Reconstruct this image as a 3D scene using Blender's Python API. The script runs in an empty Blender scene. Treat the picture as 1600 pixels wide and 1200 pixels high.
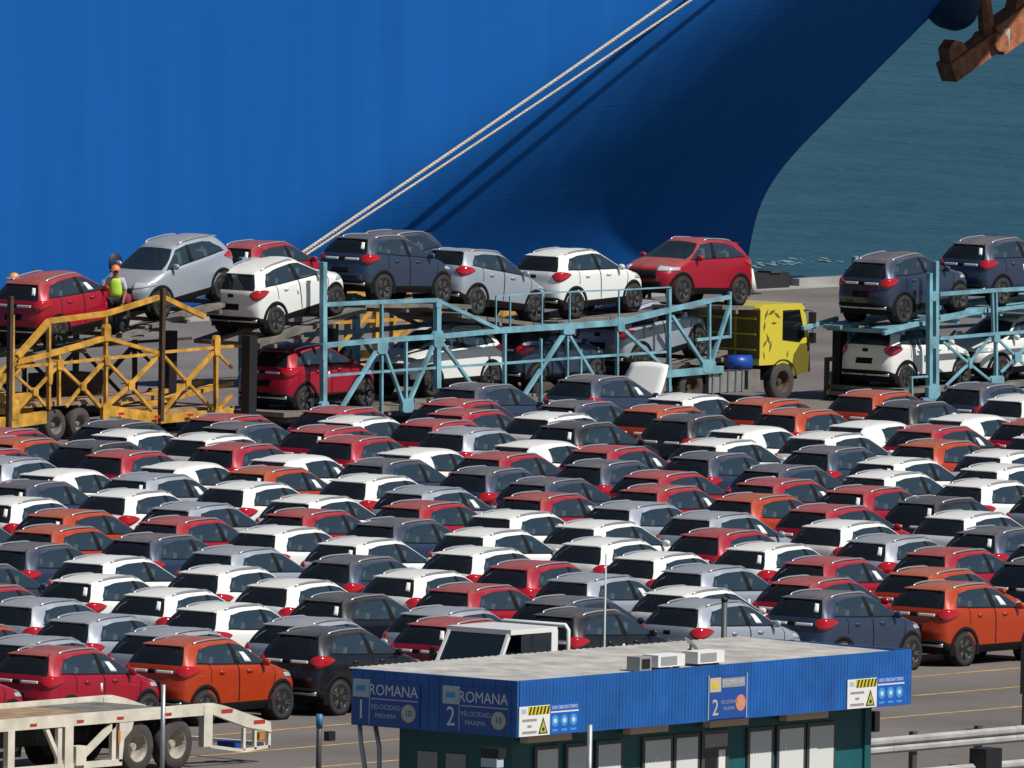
import bpy, bmesh, math, random
import numpy as np
from mathutils import Vector, Matrix

# ---------------------------------------------------------------- camera, sky, sun
# world frame: +Y runs along the quay and the parking rows, +X points from the ship towards the gatehouse
scn = bpy.context.scene
col = scn.collection
TH, PITCH, ROLL = math.radians(38.0), math.radians(3.4747), math.radians(1.0)
fw = Vector((-math.sin(TH)*math.cos(PITCH), math.cos(TH)*math.cos(PITCH), -math.sin(PITCH)))
rt = Vector((math.cos(TH), math.sin(TH), 0.0)); up = rt.cross(fw)
rt, up = rt*math.cos(ROLL)+up*math.sin(ROLL), up*math.cos(ROLL)-rt*math.sin(ROLL)
cam = bpy.data.cameras.new('camera'); cam.sensor_width = 36.0; cam.lens = 28000/1600*36.0
cam.clip_start = 1.0; cam.clip_end = 9000.0
camo = bpy.data.objects.new('camera', cam); col.objects.link(camo)
m = Matrix((rt, up, -fw)).transposed().to_4x4(); m.translation = Vector((246.3, -315.2, 28.3))
camo.matrix_world = m; scn.camera = camo

SUN = Vector((0.62, 0.07, 0.78)).normalized()
w = bpy.data.worlds.new('World'); scn.world = w; w.use_nodes = True
nt = w.node_tree; bg = nt.nodes['Background']
sky = nt.nodes.new('ShaderNodeTexSky'); sky.sky_type = 'NISHITA'; sky.sun_disc = False
sky.sun_elevation = math.asin(SUN.z); sky.sun_rotation = math.atan2(SUN.x, SUN.y)
sky.air_density = 1.0; sky.dust_density = 0.25
nt.links.new(sky.outputs[0], bg.inputs[0]); bg.inputs[1].default_value = 0.05
sl = bpy.data.lights.new('sun', 'SUN'); sl.energy = 5.0; sl.angle = math.radians(0.53); sl.color = (1.0, 0.965, 0.915)
so = bpy.data.objects.new('sun', sl); col.objects.link(so); so.rotation_euler = SUN.to_track_quat('Z', 'Y').to_euler()
scn.view_settings.view_transform = 'Standard'; scn.view_settings.look = 'None'
scn.view_settings.exposure = -0.06; scn.view_settings.gamma = 1.0
scn.cycles.max_bounces = 6; scn.cycles.transparent_max_bounces = 12

# ---------------------------------------------------------------- materials
MATS = {}
def mat(name, colr, rough=0.6, metal=0.0, coat=0.0, spec=0.5, var=0.0, vscale=3.0, bump=0.0, bscale=30.0, dust=0.0, emit=None, dcol=(0.34, 0.29, 0.22)):
    if name in MATS: return MATS[name]
    M = bpy.data.materials.new(name); M.use_nodes = True; n = M.node_tree; b = n.nodes['Principled BSDF']
    b.inputs['Base Color'].default_value = (*colr, 1); b.inputs['Roughness'].default_value = rough
    b.inputs['Metallic'].default_value = metal; b.inputs['Specular IOR Level'].default_value = spec
    b.inputs['Coat Weight'].default_value = coat; b.inputs['Coat Roughness'].default_value = 0.06
    cur = None
    geo = n.nodes.new('ShaderNodeNewGeometry')
    if var > 0:
        nz = n.nodes.new('ShaderNodeTexNoise'); nz.inputs['Scale'].default_value = vscale; nz.inputs['Detail'].default_value = 6
        n.links.new(geo.outputs['Position'], nz.inputs['Vector'])
        r = n.nodes.new('ShaderNodeMapRange'); r.inputs[1].default_value = 0.3; r.inputs[2].default_value = 0.7
        r.inputs[3].default_value = 1-var; r.inputs[4].default_value = 1+var
        n.links.new(nz.outputs[0], r.inputs[0])
        mx = n.nodes.new('ShaderNodeVectorMath'); mx.operation = 'SCALE'; mx.inputs[0].default_value = colr
        n.links.new(r.outputs[0], mx.inputs['Scale']); cur = mx.outputs[0]
    if dust > 0:
        sx = n.nodes.new('ShaderNodeSeparateXYZ'); n.links.new(geo.outputs['Normal'], sx.inputs[0])
        mr = n.nodes.new('ShaderNodeMapRange'); mr.interpolation_type = 'SMOOTHSTEP'
        mr.inputs[1].default_value = 0.55; mr.inputs[2].default_value = 0.98; mr.inputs[3].default_value = 0.0; mr.inputs[4].default_value = dust
        n.links.new(sx.outputs[2], mr.inputs[0])
        nz2 = n.nodes.new('ShaderNodeTexNoise'); nz2.inputs['Scale'].default_value = 1.7; nz2.inputs['Detail'].default_value = 4
        n.links.new(geo.outputs['Position'], nz2.inputs['Vector'])
        mr2 = n.nodes.new('ShaderNodeMapRange'); mr2.inputs[1].default_value = 0.3; mr2.inputs[2].default_value = 0.7; mr2.inputs[3].default_value = 0.65; mr2.inputs[4].default_value = 1.2
        n.links.new(nz2.outputs[0], mr2.inputs[0])
        mm = n.nodes.new('ShaderNodeMath'); mm.operation = 'MULTIPLY'; n.links.new(mr.outputs[0], mm.inputs[0]); n.links.new(mr2.outputs[0], mm.inputs[1])
        mc = n.nodes.new('ShaderNodeMix'); mc.data_type = 'RGBA'; n.links.new(mm.outputs[0], mc.inputs[0])
        if cur: n.links.new(cur, mc.inputs[6])
        else: mc.inputs[6].default_value = (*colr, 1)
        mc.inputs[7].default_value = (*dcol, 1); cur = mc.outputs[2]
        ra = n.nodes.new('ShaderNodeMapRange'); ra.inputs[3].default_value = rough; ra.inputs[4].default_value = 0.75
        n.links.new(mm.outputs[0], ra.inputs[0]); n.links.new(ra.outputs[0], b.inputs['Roughness'])
        if coat > 0:
            rc = n.nodes.new('ShaderNodeMapRange'); rc.inputs[3].default_value = 0.05; rc.inputs[4].default_value = 0.5
            n.links.new(mm.outputs[0], rc.inputs[0]); n.links.new(rc.outputs[0], b.inputs['Coat Roughness'])
    if cur: n.links.new(cur, b.inputs['Base Color'])
    if bump > 0:
        nb = n.nodes.new('ShaderNodeTexNoise'); nb.inputs['Scale'].default_value = bscale; nb.inputs['Detail'].default_value = 5
        n.links.new(geo.outputs['Position'], nb.inputs['Vector'])
        bp = n.nodes.new('ShaderNodeBump'); bp.inputs['Strength'].default_value = bump; bp.inputs['Distance'].default_value = 0.02
        n.links.new(nb.outputs[0], bp.inputs['Height']); n.links.new(bp.outputs[0], b.inputs['Normal'])
    if emit: b.inputs['Emission Color'].default_value = (*emit, 1); b.inputs['Emission Strength'].default_value = 1
    MATS[name] = M; return M
def glass_mat(name, tint, refl_rough=0.03, base=(0.01, 0.013, 0.014), trans=0.4):
    if name in MATS: return MATS[name]
    M = bpy.data.materials.new(name); M.use_nodes = True; n = M.node_tree; n.nodes.clear()
    out = n.nodes.new('ShaderNodeOutputMaterial'); tr = n.nodes.new('ShaderNodeBsdfTransparent'); tr.inputs[0].default_value = (*tint, 1)
    d = n.nodes.new('ShaderNodeBsdfDiffuse'); d.inputs[0].default_value = (*base, 1)
    g = n.nodes.new('ShaderNodeBsdfGlossy'); g.inputs['Roughness'].default_value = refl_rough
    m1 = n.nodes.new('ShaderNodeMixShader'); m1.inputs[0].default_value = trans
    n.links.new(d.outputs[0], m1.inputs[1]); n.links.new(tr.outputs[0], m1.inputs[2])
    fr = n.nodes.new('ShaderNodeFresnel'); fr.inputs[0].default_value = 1.75
    m2 = n.nodes.new('ShaderNodeMixShader'); n.links.new(fr.outputs[0], m2.inputs[0])
    n.links.new(m1.outputs[0], m2.inputs[1]); n.links.new(g.outputs[0], m2.inputs[2]); n.links.new(m2.outputs[0], out.inputs[0])
    MATS[name] = M; return M

PAINT = {
 'W': mat('white_paint', (0.74, 0.74, 0.71), 0.4, coat=0.35, dust=0.3, dcol=(0.52, 0.48, 0.39)),
 'S': mat('silver_paint', (0.36, 0.40, 0.46), 0.38, 0.35, coat=0.4, dust=0.45, dcol=(0.33, 0.30, 0.27)),
 'D': mat('slate_paint', (0.026, 0.045, 0.088), 0.34, 0.2, coat=0.5, dust=0.62, dcol=(0.21, 0.17, 0.14)),
 'K': mat('black_paint', (0.005, 0.006, 0.011), 0.34, coat=0.5, dust=0.42, dcol=(0.19, 0.16, 0.135)),
 'R': mat('red_paint', (0.33, 0.002, 0.020), 0.36, 0.1, coat=0.4, dust=0.6, dcol=(0.30, 0.13, 0.095)),
 'O': mat('orange_paint', (0.40, 0.036, 0.004), 0.36, 0.1, coat=0.4, dust=0.5, dcol=(0.34, 0.17, 0.095)),
}
PLASTIC = mat('black_plastic', (0.007, 0.007, 0.008), 0.8, spec=0.2)
RUBBER = mat('tyre_rubber', (0.020, 0.019, 0.018), 0.8, dust=0.0)
ALLOY = mat('alloy', (0.32, 0.32, 0.33), 0.28, 0.9)
DARKALLOY = mat('dark_alloy', (0.05, 0.05, 0.055), 0.4, 0.6)
CHROME = mat('chrome', (0.55, 0.56, 0.58), 0.32, 0.7)
FILM = mat('white_film', (0.78, 0.77, 0.74), 0.45)
TAIL = mat('tail_lens', (0.42, 0.006, 0.012), 0.12, coat=1.0)
HEADL = mat('head_lens', (0.55, 0.57, 0.60), 0.08, 0.2, coat=1.0)
SEAT = mat('seat_fabric', (0.34, 0.33, 0.32), 0.8)
GLASS = glass_mat('car_glass', (0.70, 0.82, 0.84), trans=0.80, base=(0.055, 0.10, 0.14))  # blue diffuse base paints in the reflected sky
PRIV = glass_mat('dark_car_glass', (0.55, 0.62, 0.62), trans=0.80, base=(0.036, 0.042, 0.050))  # lifted diffuse base stands in for reflections on the glass
SIDEG = glass_mat('side_car_glass', (0.62, 0.72, 0.74), trans=0.66, base=(0.060, 0.105, 0.15))  # sky reflection put into the bluish diffuse base
WELL = mat('wheel_well', (0.006, 0.006, 0.006), 0.9)

# ---------------------------------------------------------------- mesh helpers
class MB:
    def __init__(s): s.v = []; s.f = []; s.sm = []
    def add(s, vs, fs, smooth=False):
        o = len(s.v); s.v += [tuple(v) for v in vs]; s.f += [tuple(i+o for i in f) for f in fs]; s.sm += [smooth]*len(fs); return s
    def box(s, c, d, rot=None):
        vs = [Vector((x*d[0]/2, y*d[1]/2, z*d[2]/2)) for x in (-1, 1) for y in (-1, 1) for z in (-1, 1)]
        if rot is not None: vs = [rot @ v for v in vs]
        return s.add([v+Vector(c) for v in vs], [(0,1,3,2),(4,6,7,5),(0,4,5,1),(2,3,7,6),(0,2,6,4),(1,5,7,3)])
    def box2(s, a, b): return s.box([(a[i]+b[i])/2 for i in range(3)], [abs(b[i]-a[i]) for i in range(3)])
    def beam(s, a, b, w, h, upv=(1, 0, 0)):
        a, b = Vector(a), Vector(b); d = (b-a); L = d.length; d.normalize(); u = Vector(upv); u = (u-d*u.dot(d)).normalized(); v = d.cross(u)
        vs = []
        for p in (a, b):
            for i, j in ((-1,-1),(1,-1),(1,1),(-1,1)): vs.append(p+u*(i*w/2)+v*(j*h/2))
        return s.add(vs, [(3,2,1,0),(4,5,6,7),(0,1,5,4),(1,2,6,5),(2,3,7,6),(3,0,4,7)])
    def cyl(s, a, b, r0, r1=None, n=12, smooth=True):
        r1 = r0 if r1 is None else r1
        a, b = Vector(a), Vector(b); d = (b-a).normalized(); u = d.orthogonal().normalized(); v = d.cross(u); vs = []
        for p, r in ((a, r0), (b, r1)):
            for k in range(n): t = 2*math.pi*k/n; vs.append(p+u*(r*math.cos(t))+v*(r*math.sin(t)))
        s.add(vs, [(k, (k+1) % n, n+(k+1) % n, n+k) for k in range(n)], smooth)
        s.add(vs[:n], [tuple(reversed(range(n)))]); s.add(vs[n:], [tuple(range(n))]); return s
    def tube(s, pts, r, n=8):
        pts = [Vector(p) for p in pts]; rings = []
        for i, p in enumerate(pts):
            d = (pts[min(i+1, len(pts)-1)]-pts[max(i-1, 0)]).normalized()
            u = d.cross(Vector((0.3, 0.1, 1))).normalized(); v = d.cross(u)
            rr = r[i] if isinstance(r, (list, tuple)) else r
            rings += [p+u*(rr*math.cos(2*math.pi*k/n))+v*(rr*math.sin(2*math.pi*k/n)) for k in range(n)]
        fs = [(i*n+k, i*n+(k+1) % n, (i+1)*n+(k+1) % n, (i+1)*n+k) for i in range(len(pts)-1) for k in range(n)]
        s.add(rings, fs, True); s.add(rings[:n], [tuple(reversed(range(n)))]); s.add(rings[-n:], [tuple(range(n))]); return s
    def lathe_x(s, prof, c=(0, 0, 0), n=24):   # prof: (x, r) around the X axis
        vs = [(c[0]+x, c[1]+r*math.cos(2*math.pi*k/n), c[2]+r*math.sin(2*math.pi*k/n)) for x, r in prof for k in range(n)]
        fs = [(i*n+k, (i+1)*n+k, (i+1)*n+(k+1) % n, i*n+(k+1) % n) for i in range(len(prof)-1) for k in range(n)]
        return s.add(vs, fs, True)
    def prism(s, poly, x0, x1):                # poly: (y, z) extruded along X
        n = len(poly); vs = [(x0, y, z) for y, z in poly]+[(x1, y, z) for y, z in poly]
        return s.add(vs, [tuple(range(n)), tuple(range(2*n-1, n-1, -1))]+[(i, n+i, n+(i+1) % n, (i+1) % n) for i in range(n)])
    def mesh(s, name, material):
        me = bpy.data.meshes.new(name); me.from_pydata(s.v, [], s.f); me.polygons.foreach_set('use_smooth', s.sm)
        me.materials.append(material)
        bm = bmesh.new(); bm.from_mesh(me); bmesh.ops.remove_doubles(bm, verts=bm.verts, dist=2e-5); bmesh.ops.recalc_face_normals(bm, faces=bm.faces); bm.to_mesh(me); bm.free()
        me.update(); return me
    def build(s, name, material, parent=None): return obj(name, s.mesh(name, material), parent)
def obj(name, me, parent=None):
    o = bpy.data.objects.new(name, me); col.objects.link(o)
    if parent is not None: o.parent = parent
    return o
def tag(o, label=None, cat=None, group=None, kind=None):
    if label: o['label'] = label
    if cat: o['category'] = cat
    if group: o['group'] = group
    if kind: o['kind'] = kind
    return o
def empty(name, loc=(0, 0, 0), rot=(0, 0, 0)):
    o = bpy.data.objects.new(name, None); col.objects.link(o); o.location = loc; o.rotation_euler = rot; o.empty_display_size = 0.3; return o
def text(name, s, size, m_, parent, loc, rot, align='CENTER', ext=0.002, sx=1.0):
    c = bpy.data.curves.new(name, 'FONT'); c.body = s; c.size = size; c.align_x = align; c.align_y = 'CENTER'; c.extrude = ext; c.resolution_u = 3
    t = bpy.data.objects.new(name, c); col.objects.link(t)
    me = bpy.data.meshes.new_from_object(t.evaluated_get(bpy.context.evaluated_depsgraph_get())); bpy.data.objects.remove(t)
    me.materials.clear(); me.materials.append(m_)
    t = obj(name, me, parent); t.location = loc; t.rotation_euler = rot; t.scale = (sx, 1, 1); return t

# ---------------------------------------------------------------- ground, quay, water
ASPH = mat('asphalt', (0.140, 0.122, 0.110), 0.85, var=0.22, vscale=0.22, bump=0.35, bscale=9)
CONC = mat('concrete', (0.30, 0.285, 0.26), 0.85, var=0.18, vscale=0.6, bump=0.3, bscale=12)
XQ = -63.4
g = MB(); g.add([(XQ, -260, 0), (420, -260, 0), (420, 420, 0), (XQ, 420, 0)], [(0, 1, 2, 3)])
tag(g.build('yard_pavement', ASPH), kind='structure')
g = MB(); g.box2((XQ-1.1, -260, -6), (XQ, 420, 0.012)); tag(g.build('quay_wall', CONC), kind='structure')
g = MB(); g.box2((XQ-1.05, -200, 0.012), (XQ-0.75, 87, 0.22)); g.box2((XQ-1.05, 95.5, 0.012), (XQ-0.75, 400, 0.22)); tag(g.build('quay_kerb', CONC), kind='structure')
YLINE = mat('yellow_road_paint', (0.50, 0.33, 0.10), 0.75, var=0.35, vscale=2.5)
for X in (25.9, 28.9, 32.0):
    g = MB(); g.add([(X-0.06, -120, 0.004), (X+0.06, -120, 0.004), (X+0.06, 160, 0.004), (X-0.06, 160, 0.004)], [(0, 1, 2, 3)])
    tag(g.build('lane_marking', YLINE), kind='structure')
# water: real wavelets in a displaced sheet
WAT = bpy.data.materials.new('sea_water'); WAT.use_nodes = True
n = WAT.node_tree; b = n.nodes['Principled BSDF']
b.inputs['Base Color'].default_value = (0.016, 0.078, 0.118, 1); b.inputs['Roughness'].default_value = 0.42; b.inputs['Specular IOR Level'].default_value = 0.10
geo = n.nodes.new('ShaderNodeNewGeometry'); mp = n.nodes.new('ShaderNodeMapping'); mp.inputs['Rotation'].default_value = (0, 0, math.radians(-38)); mp.inputs['Scale'].default_value = (0.75, 1.0, 1.0)
n.links.new(geo.outputs['Position'], mp.inputs[0])
hs = None
for sc, st, dist in ((0.12, 1.0, 0.9), (0.6, 1.0, 0.55), (2.2, 1.0, 0.16)):
    nz = n.nodes.new('ShaderNodeTexNoise'); nz.inputs['Scale'].default_value = sc; nz.inputs['Detail'].default_value = 4; nz.inputs['Roughness'].default_value = 0.6
    n.links.new(mp.outputs[0], nz.inputs[0])
    bp = n.nodes.new('ShaderNodeBump'); bp.inputs['Strength'].default_value = st; bp.inputs['Distance'].default_value = dist
    n.links.new(nz.outputs[0], bp.inputs['Height'])
    if hs: n.links.new(hs, bp.inputs['Normal'])
    hs = bp.outputs[0]
n.links.new(hs, b.inputs['Normal'])
nz = n.nodes.new('ShaderNodeTexNoise'); nz.inputs['Scale'].default_value = 0.16; nz.inputs['Detail'].default_value = 8; nz.inputs['Roughness'].default_value = 0.7; n.links.new(mp.outputs[0], nz.inputs[0])
cr = n.nodes.new('ShaderNodeValToRGB'); cr.color_ramp.elements[0].position = .32; cr.color_ramp.elements[0].color = (.010, .056, .090, 1); cr.color_ramp.elements[1].position = .70; cr.color_ramp.elements[1].color = (.022, .086, .126, 1)
n.links.new(nz.outputs[0], cr.inputs[0]); n.links.new(cr.outputs[0], b.inputs['Base Color'])
g = MB(); g.add([(-6000, -6000, -2.6), (XQ-0.5, -6000, -2.6), (XQ-0.5, 6000, -2.6), (-6000, 6000, -2.6)], [(0, 1, 2, 3)])
tag(g.build('sea', WAT), kind='structure')

# ---------------------------------------------------------------- the car
def pchip(x, y, xn):
    """monotone cubic interpolation along axis 0 of y"""
    h = np.diff(x)[:, None]; d = np.diff(y, axis=0)/h; k = np.zeros_like(y)
    w1 = 2*h[1:]+h[:-1]; w2 = h[1:]+2*h[:-1]
    with np.errstate(divide='ignore', invalid='ignore'):
        hm = (w1+w2)/(w1/d[:-1]+w2/d[1:])
    k[1:-1] = np.where(d[:-1]*d[1:] > 0, hm, 0.0); k[0] = d[0]; k[-1] = d[-1]
    i = np.clip(np.searchsorted(x, xn, side='right')-1, 0, len(x)-2); t = ((xn-x[i])/(x[i+1]-x[i]))[:, None]; hh = (x[i+1]-x[i])[:, None]
    return (2*t**3-3*t**2+1)*y[i]+(t**3-2*t**2+t)*hh*k[i]+(-2*t**3+3*t**2)*y[i+1]+(t**3-t**2)*hh*k[i+1]
# control net of the right half: rows run up from the sill to the roof's centre line, columns run from the tail round to the nose
CX = [0, .42, .66, .805, .862, .87, .87, .868, .775, .46, 0]
CYR = [0.0, .015, .06, .17, .52, 1.10, 1.84, 2.95, 3.70, 3.97, 4.05]
def net(kind):
    def row(zs, xs=1.0, inset=0.0):
        r = []
        for i in range(11):
            y = CYR[i]; y = y+inset if i < 4 else (y-inset if i > 7 else y)
            z = zs[i] if isinstance(zs, (list, tuple)) else zs
            r.append((CX[i]*xs, y, z))
        return r
    L0 = row(.25, .93, .10); L1 = row([.44,.44,.43,.42,.41,.41,.41,.41,.42,.44,.44], 1.0, .01)
    L2 = row(.66, 1.005, 0.0)
    L3 = [(0,.06,.90),(.42,.07,.90),(.67,.11,.90),(.80,.21,.91),(.862,.53,.92),(.868,1.10,.92),(.868,1.84,.92),(.86,3.02,.90),(.745,3.62,.86),(.45,3.86,.86),(0,3.94,.86)]
    L4 = [(0,.085,1.05),(.42,.095,1.05),(.675,.135,1.05),(.795,.24,1.05),(.848,.55,1.065),(.853,1.10,1.055),(.853,1.84,1.04),(.83,2.98,1.01),(.69,3.38,.985),(.42,3.52,1.0),(0,3.57,1.005)]
    L5 = [(0,.13,1.15),(.42,.14,1.15),(.675,.195,1.135),(.765,.30,1.14),(.80,.54,1.175),(.806,1.06,1.145),(.806,1.84,1.115),(.785,2.88,1.075),(.70,2.98,1.09),(.38,3.10,1.105),(0,3.14,1.11)]
    L6 = [(0,.45,1.505),(.31,.46,1.498),(.50,.50,1.475),(.555,.60,1.458),(.598,.82,1.430),(.612,1.20,1.487),(.610,1.78,1.500),(.575,2.20,1.450),(.515,2.26,1.470),(.28,2.34,1.505),(0,2.36,1.516)]
    L7 = [(0,.54,1.540),(.29,.55,1.536),(.45,.59,1.520),(.49,.68,1.518),(.515,.90,1.538),(.530,1.25,1.563),(.530,1.76,1.566),(.495,2.06,1.532),(.44,2.15,1.538),(.25,2.22,1.562),(0,2.24,1.568)]
    L8 = [(0,.76,1.574),(.15,.78,1.572),(.24,.82,1.568),(.265,.90,1.570),(.28,1.04,1.582),(.285,1.25,1.602),(.285,1.70,1.603),(.265,1.88,1.584),(.23,1.95,1.582),(.13,2.00,1.588),(0,2.01,1.590)]
    L9 = [(0,.94,1.591),(0,.96,1.592),(0,.98,1.593),(0,1.02,1.596),(0,1.12,1.603),(0,1.28,1.612),(0,1.6,1.611),(0,1.74,1.604),(0,1.78,1.602),(0,1.8,1.60),(0,1.82,1.60)]
    N = [L0, L1, L2, L3, L4, L5, L6, L7, L8, L9]
    if kind == 'B':      # broad rear pillar, shallower rear window, side glass that starts further forward
        L5[2] = (.60, .20, 1.20); L5[0] = (0, .16, 1.21); L5[1] = (.38, .165, 1.21); L5[4] = (.80, .98, 1.16); L5[5] = (.806, 1.22, 1.145)
        L6[2] = (.46, .46, 1.475); L6[4] = (.60, 1.04, 1.46); L6[5] = (.61, 1.32, 1.49); L6[3] = (.56, .60, 1.465)
    return np.array(N, float)
SUB = 5
def dense(kind):
    N = net(kind); cp = np.array([0, .42, .68, .86, 1.25, 1.85, 2.6, 3.7, 4.4, 4.85, 5.3]); rp = np.array([0, .18, .42, .65, .77, .88, 1.4, 1.5, 1.78, 2.08])
    cn = np.concatenate([np.linspace(cp[i], cp[i+1], SUB, endpoint=False) for i in range(10)]+[[cp[-1]]])
    rn = np.concatenate([np.linspace(rp[i], rp[i+1], SUB, endpoint=False) for i in range(9)]+[[rp[-1]]])
    M = np.stack([pchip(cp, N[r], cn) for r in range(10)])
    return np.stack([pchip(rp, M[:, c], rn) for c in range(len(cn))], axis=1)
Y0 = 2.01       # the car's origin: on the ground, midway between the axles
def cells(D, mb, pred, off=0.0):
    R, C = D.shape[:2]; P = D.copy()
    if off:
        du = np.gradient(D, axis=1); dv = np.gradient(D, axis=0); nn = np.cross(du, dv); nn /= np.linalg.norm(nn, axis=2, keepdims=True)+1e-9; P = D+nn*off
    for sgn in (1, -1):
        idx = {}; vs = []; fs = []
        for r in range(R-1):
            for c in range(C-1):
                if not pred(c/SUB, r/SUB, sgn): continue
                q = []
                for rr, cc in ((r, c), (r, c+1), (r+1, c+1), (r+1, c)):
                    k = (rr, cc)
                    if k not in idx: idx[k] = len(vs); p = P[rr, cc]; vs.append((p[0]*sgn, p[1]-Y0, p[2]))
                    q.append(idx[k])
                if len(set(tuple(round(a, 5) for a in vs[i]) for i in q)) < 3: continue
                fs.append(tuple(q) if sgn > 0 else tuple(reversed(q)))
        mb.add(vs, fs, True)
    return mb
def sample(D, s, t, off):
    R, C = D.shape[:2]; x = min(max(s*SUB, 0), C-1.001); y = min(max(t*SUB, 0), R-1.001); i, j = int(x), int(y); a, b_ = x-i, y-j
    p = (D[j, i]*(1-a)+D[j, i+1]*a)*(1-b_)+(D[j+1, i]*(1-a)+D[j+1, i+1]*a)*b_
    n_ = np.cross(D[j, i+1]-D[j, i], D[j+1, i]-D[j, i]); L = np.linalg.norm(n_); n_ = n_/L if L > 1e-9 else n_
    return p+n_*off
def patch(D, mb, s0, s1, t0f, t1f, off, sides=(1, -1), ns=10, ntt=4, thick=0.012):
    for sgn in sides:
        top = []
        for o in (off, off-thick):
            for j in range(ntt+1):
                for i in range(ns+1):
                    a = i/ns; s = s0+(s1-s0)*a; t0, t1 = t0f(a), t1f(a); p = sample(D, s, t0+(t1-t0)*j/ntt, o); top.append((p[0]*sgn, p[1]-Y0, p[2]))
        W = ns+1; H = ntt+1; fs = [(j*W+i, j*W+i+1, (j+1)*W+i+1, (j+1)*W+i) for j in range(ntt) for i in range(ns)]
        o = W*H; rim = [i for i in range(W)]+[j*W+ns for j in range(1, H)]+[ntt*W+i for i in range(ns-1, -1, -1)]+[j*W for j in range(ntt-1, 0, -1)]
        fs += [(rim[k], rim[(k+1) % len(rim)], o+rim[(k+1) % len(rim)], o+rim[k]) for k in range(len(rim))]
        mb.add(top, fs, True)
    return mb
K_ = lambda v: (lambda a: v)
def is_glass(c, r, kind):
    if not (5 <= r < 6): return None
    if c < 2: return 'rear'
    if 4 <= c < 6: return 'rdoor'
    if 6 <= c < 7: return 'fdoor'
    if c >= 8: return 'front'
    return None
def car_meshes(kind):
    D = dense(kind); out = {}
    out['body'] = cells(D, MB(), lambda c, r, s: r >= 1 and is_glass(c, r, kind) is None)
    cl = cells(D, MB(), lambda c, r, s: r < 1, 0.006)
    # underside
    vs = [(x*s, y, .25) for s in (1, -1) for x, y in ((.80, -1.9), (.80, 1.75))]; cl.add([(.8,-1.85,.26),(.8,1.8,.26),(-.8,1.8,.26),(-.8,-1.85,.26)], [(0,1,2,3)])
    patch(D, cl, 0, 3.3, K_(0.35), lambda a: 1.45-0.5*max(0, a-.75)*2, 0.014)      # dark rear bumper
    patch(D, cl, 8.6, 10, K_(0.3), K_(1.5), 0.014)                                 # dark front bumper
    out['cladding'] = cl
    for nm, key in (('rear_window', 'rear'), ('windshield', 'front')):
        out[nm] = cells(D, MB(), lambda c, r, s, key=key: is_glass(c, r, kind) == key, -0.004)
    for nm, key, sg in (('rear_door_window', 'rdoor', 1), ('front_door_window', 'fdoor', 1), ('rear_door_window#l', 'rdoor', -1), ('front_door_window#l', 'fdoor', -1)):
        out[nm] = cells(D, MB(), lambda c, r, s, key=key, sg=sg: s == sg and is_glass(c, r, kind) == key, -0.004)
    for nm, sg in (('taillight', 1), ('taillight#l', -1)):
        out[nm] = patch(D, MB(), 1.6, 4.05, lambda a: 3.95-.95*math.sin(math.pi*a**.8)**.8, lambda a: 4.02+.98*math.sin(math.pi*a**.7)**.8, 0.022, (sg,), ns=14, thick=0.03)
    for nm, sg in (('headlight', 1), ('headlight#l', -1)):
        out[nm] = patch(D, MB(), 7.55, 9.0, lambda a: 2.75-.1*a, lambda a: 3.15+.25*a, 0.016, (sg,), thick=0.03)
    out['grille'] = patch(D, MB(), 8.95, 10, K_(1.75), K_(2.75), 0.012)
    for nm, sg in (('garnish', 1), ('garnish#l', -1)): out[nm] = patch(D, MB(), 0.25, 1.42, K_(3.62), K_(3.98), 0.014, (sg,))
    out['bumper_trim'] = patch(D, MB(), 0.0, 2.5, K_(0.86), lambda a: 1.02+.16*max(0, a-.7)/.3, 0.03, thick=0.03)
    # pillars between the door windows, dark waist seals
    for nm, sg in (('pillar_trim', 1), ('pillar_trim#l', -1)):
        out[nm] = patch(D, patch(D, MB(), 5.92, 6.08, K_(5.0), K_(6.0), 0.008, (sg,)), 3.9, 7.1, K_(4.92), K_(5.05), 0.0085, (sg,), ns=20)
    sp = MB(); sp.add([(s*x, y-Y0, z) for s in (1, -1) for x, y, z in ((.47,.60,1.532),(.505,.40,1.502),(.505,.40,1.484),(.49,.49,1.482))], [(0,1,5,4),(1,2,6,5),(2,3,7,6),(0,3,2,1),(4,5,6,7)])
    out['spoiler'] = sp
    for nm, sg in (('roof_rail', 1), ('roof_rail#l', -1)):
        r = MB(); pts = []
        for i in range(13):
            a = i/12; s = 3.35+(6.75-3.35)*a; p = sample(D, s, 6.85, 0.0); lift = 0.036*min(1, 8*a, 8*(1-a)); pts.append((p[0]*sg, p[1]-Y0, p[2]+lift))
        out[nm] = r.tube(pts, 0.019, 6)
    for nm, sg in (('mirror', 1), ('mirror#l', -1)):
        r = MB(); c0 = Vector((sg*.92, 2.66-Y0, 1.13)); vs = []
        prof = [(-.10, .02), (-.085, .055), (-.03, .075), (.03, .075), (.08, .055), (.10, .02)]
        for x, rr in prof:
            for k in range(10): t = 2*math.pi*k/10; vs.append((c0.x+sg*x, c0.y+rr*.75*math.cos(t), c0.z+rr*math.sin(t)))
        fs = [(i*10+k, i*10+(k+1) % 10, (i+1)*10+(k+1) % 10, (i+1)*10+k) for i in range(5) for k in range(10)]+[tuple(range(9, -1, -1)), tuple(range(50, 60))]
        r.add(vs, fs, True); out[nm] = r
    it = MB(); it.box((0, -.15, .62), (1.5, 2.6, .5)); it.box((0, 1.0, .80), (1.45, .5, .36))
    for x in (-.37, .37):
        R_ = Matrix.Rotation(math.radians(-14), 3, 'X')
        it.box((x, .05, 1.05), (.48, .14, .60), R_); it.box((x, -.05, 1.36), (.25, .09, .17), R_)
        it.box((x*1.05, -.92, 1.02), (.60, .13, .52), R_); it.box((x*1.05, -1.0, 1.29), (.24, .08, .13), R_)
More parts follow.
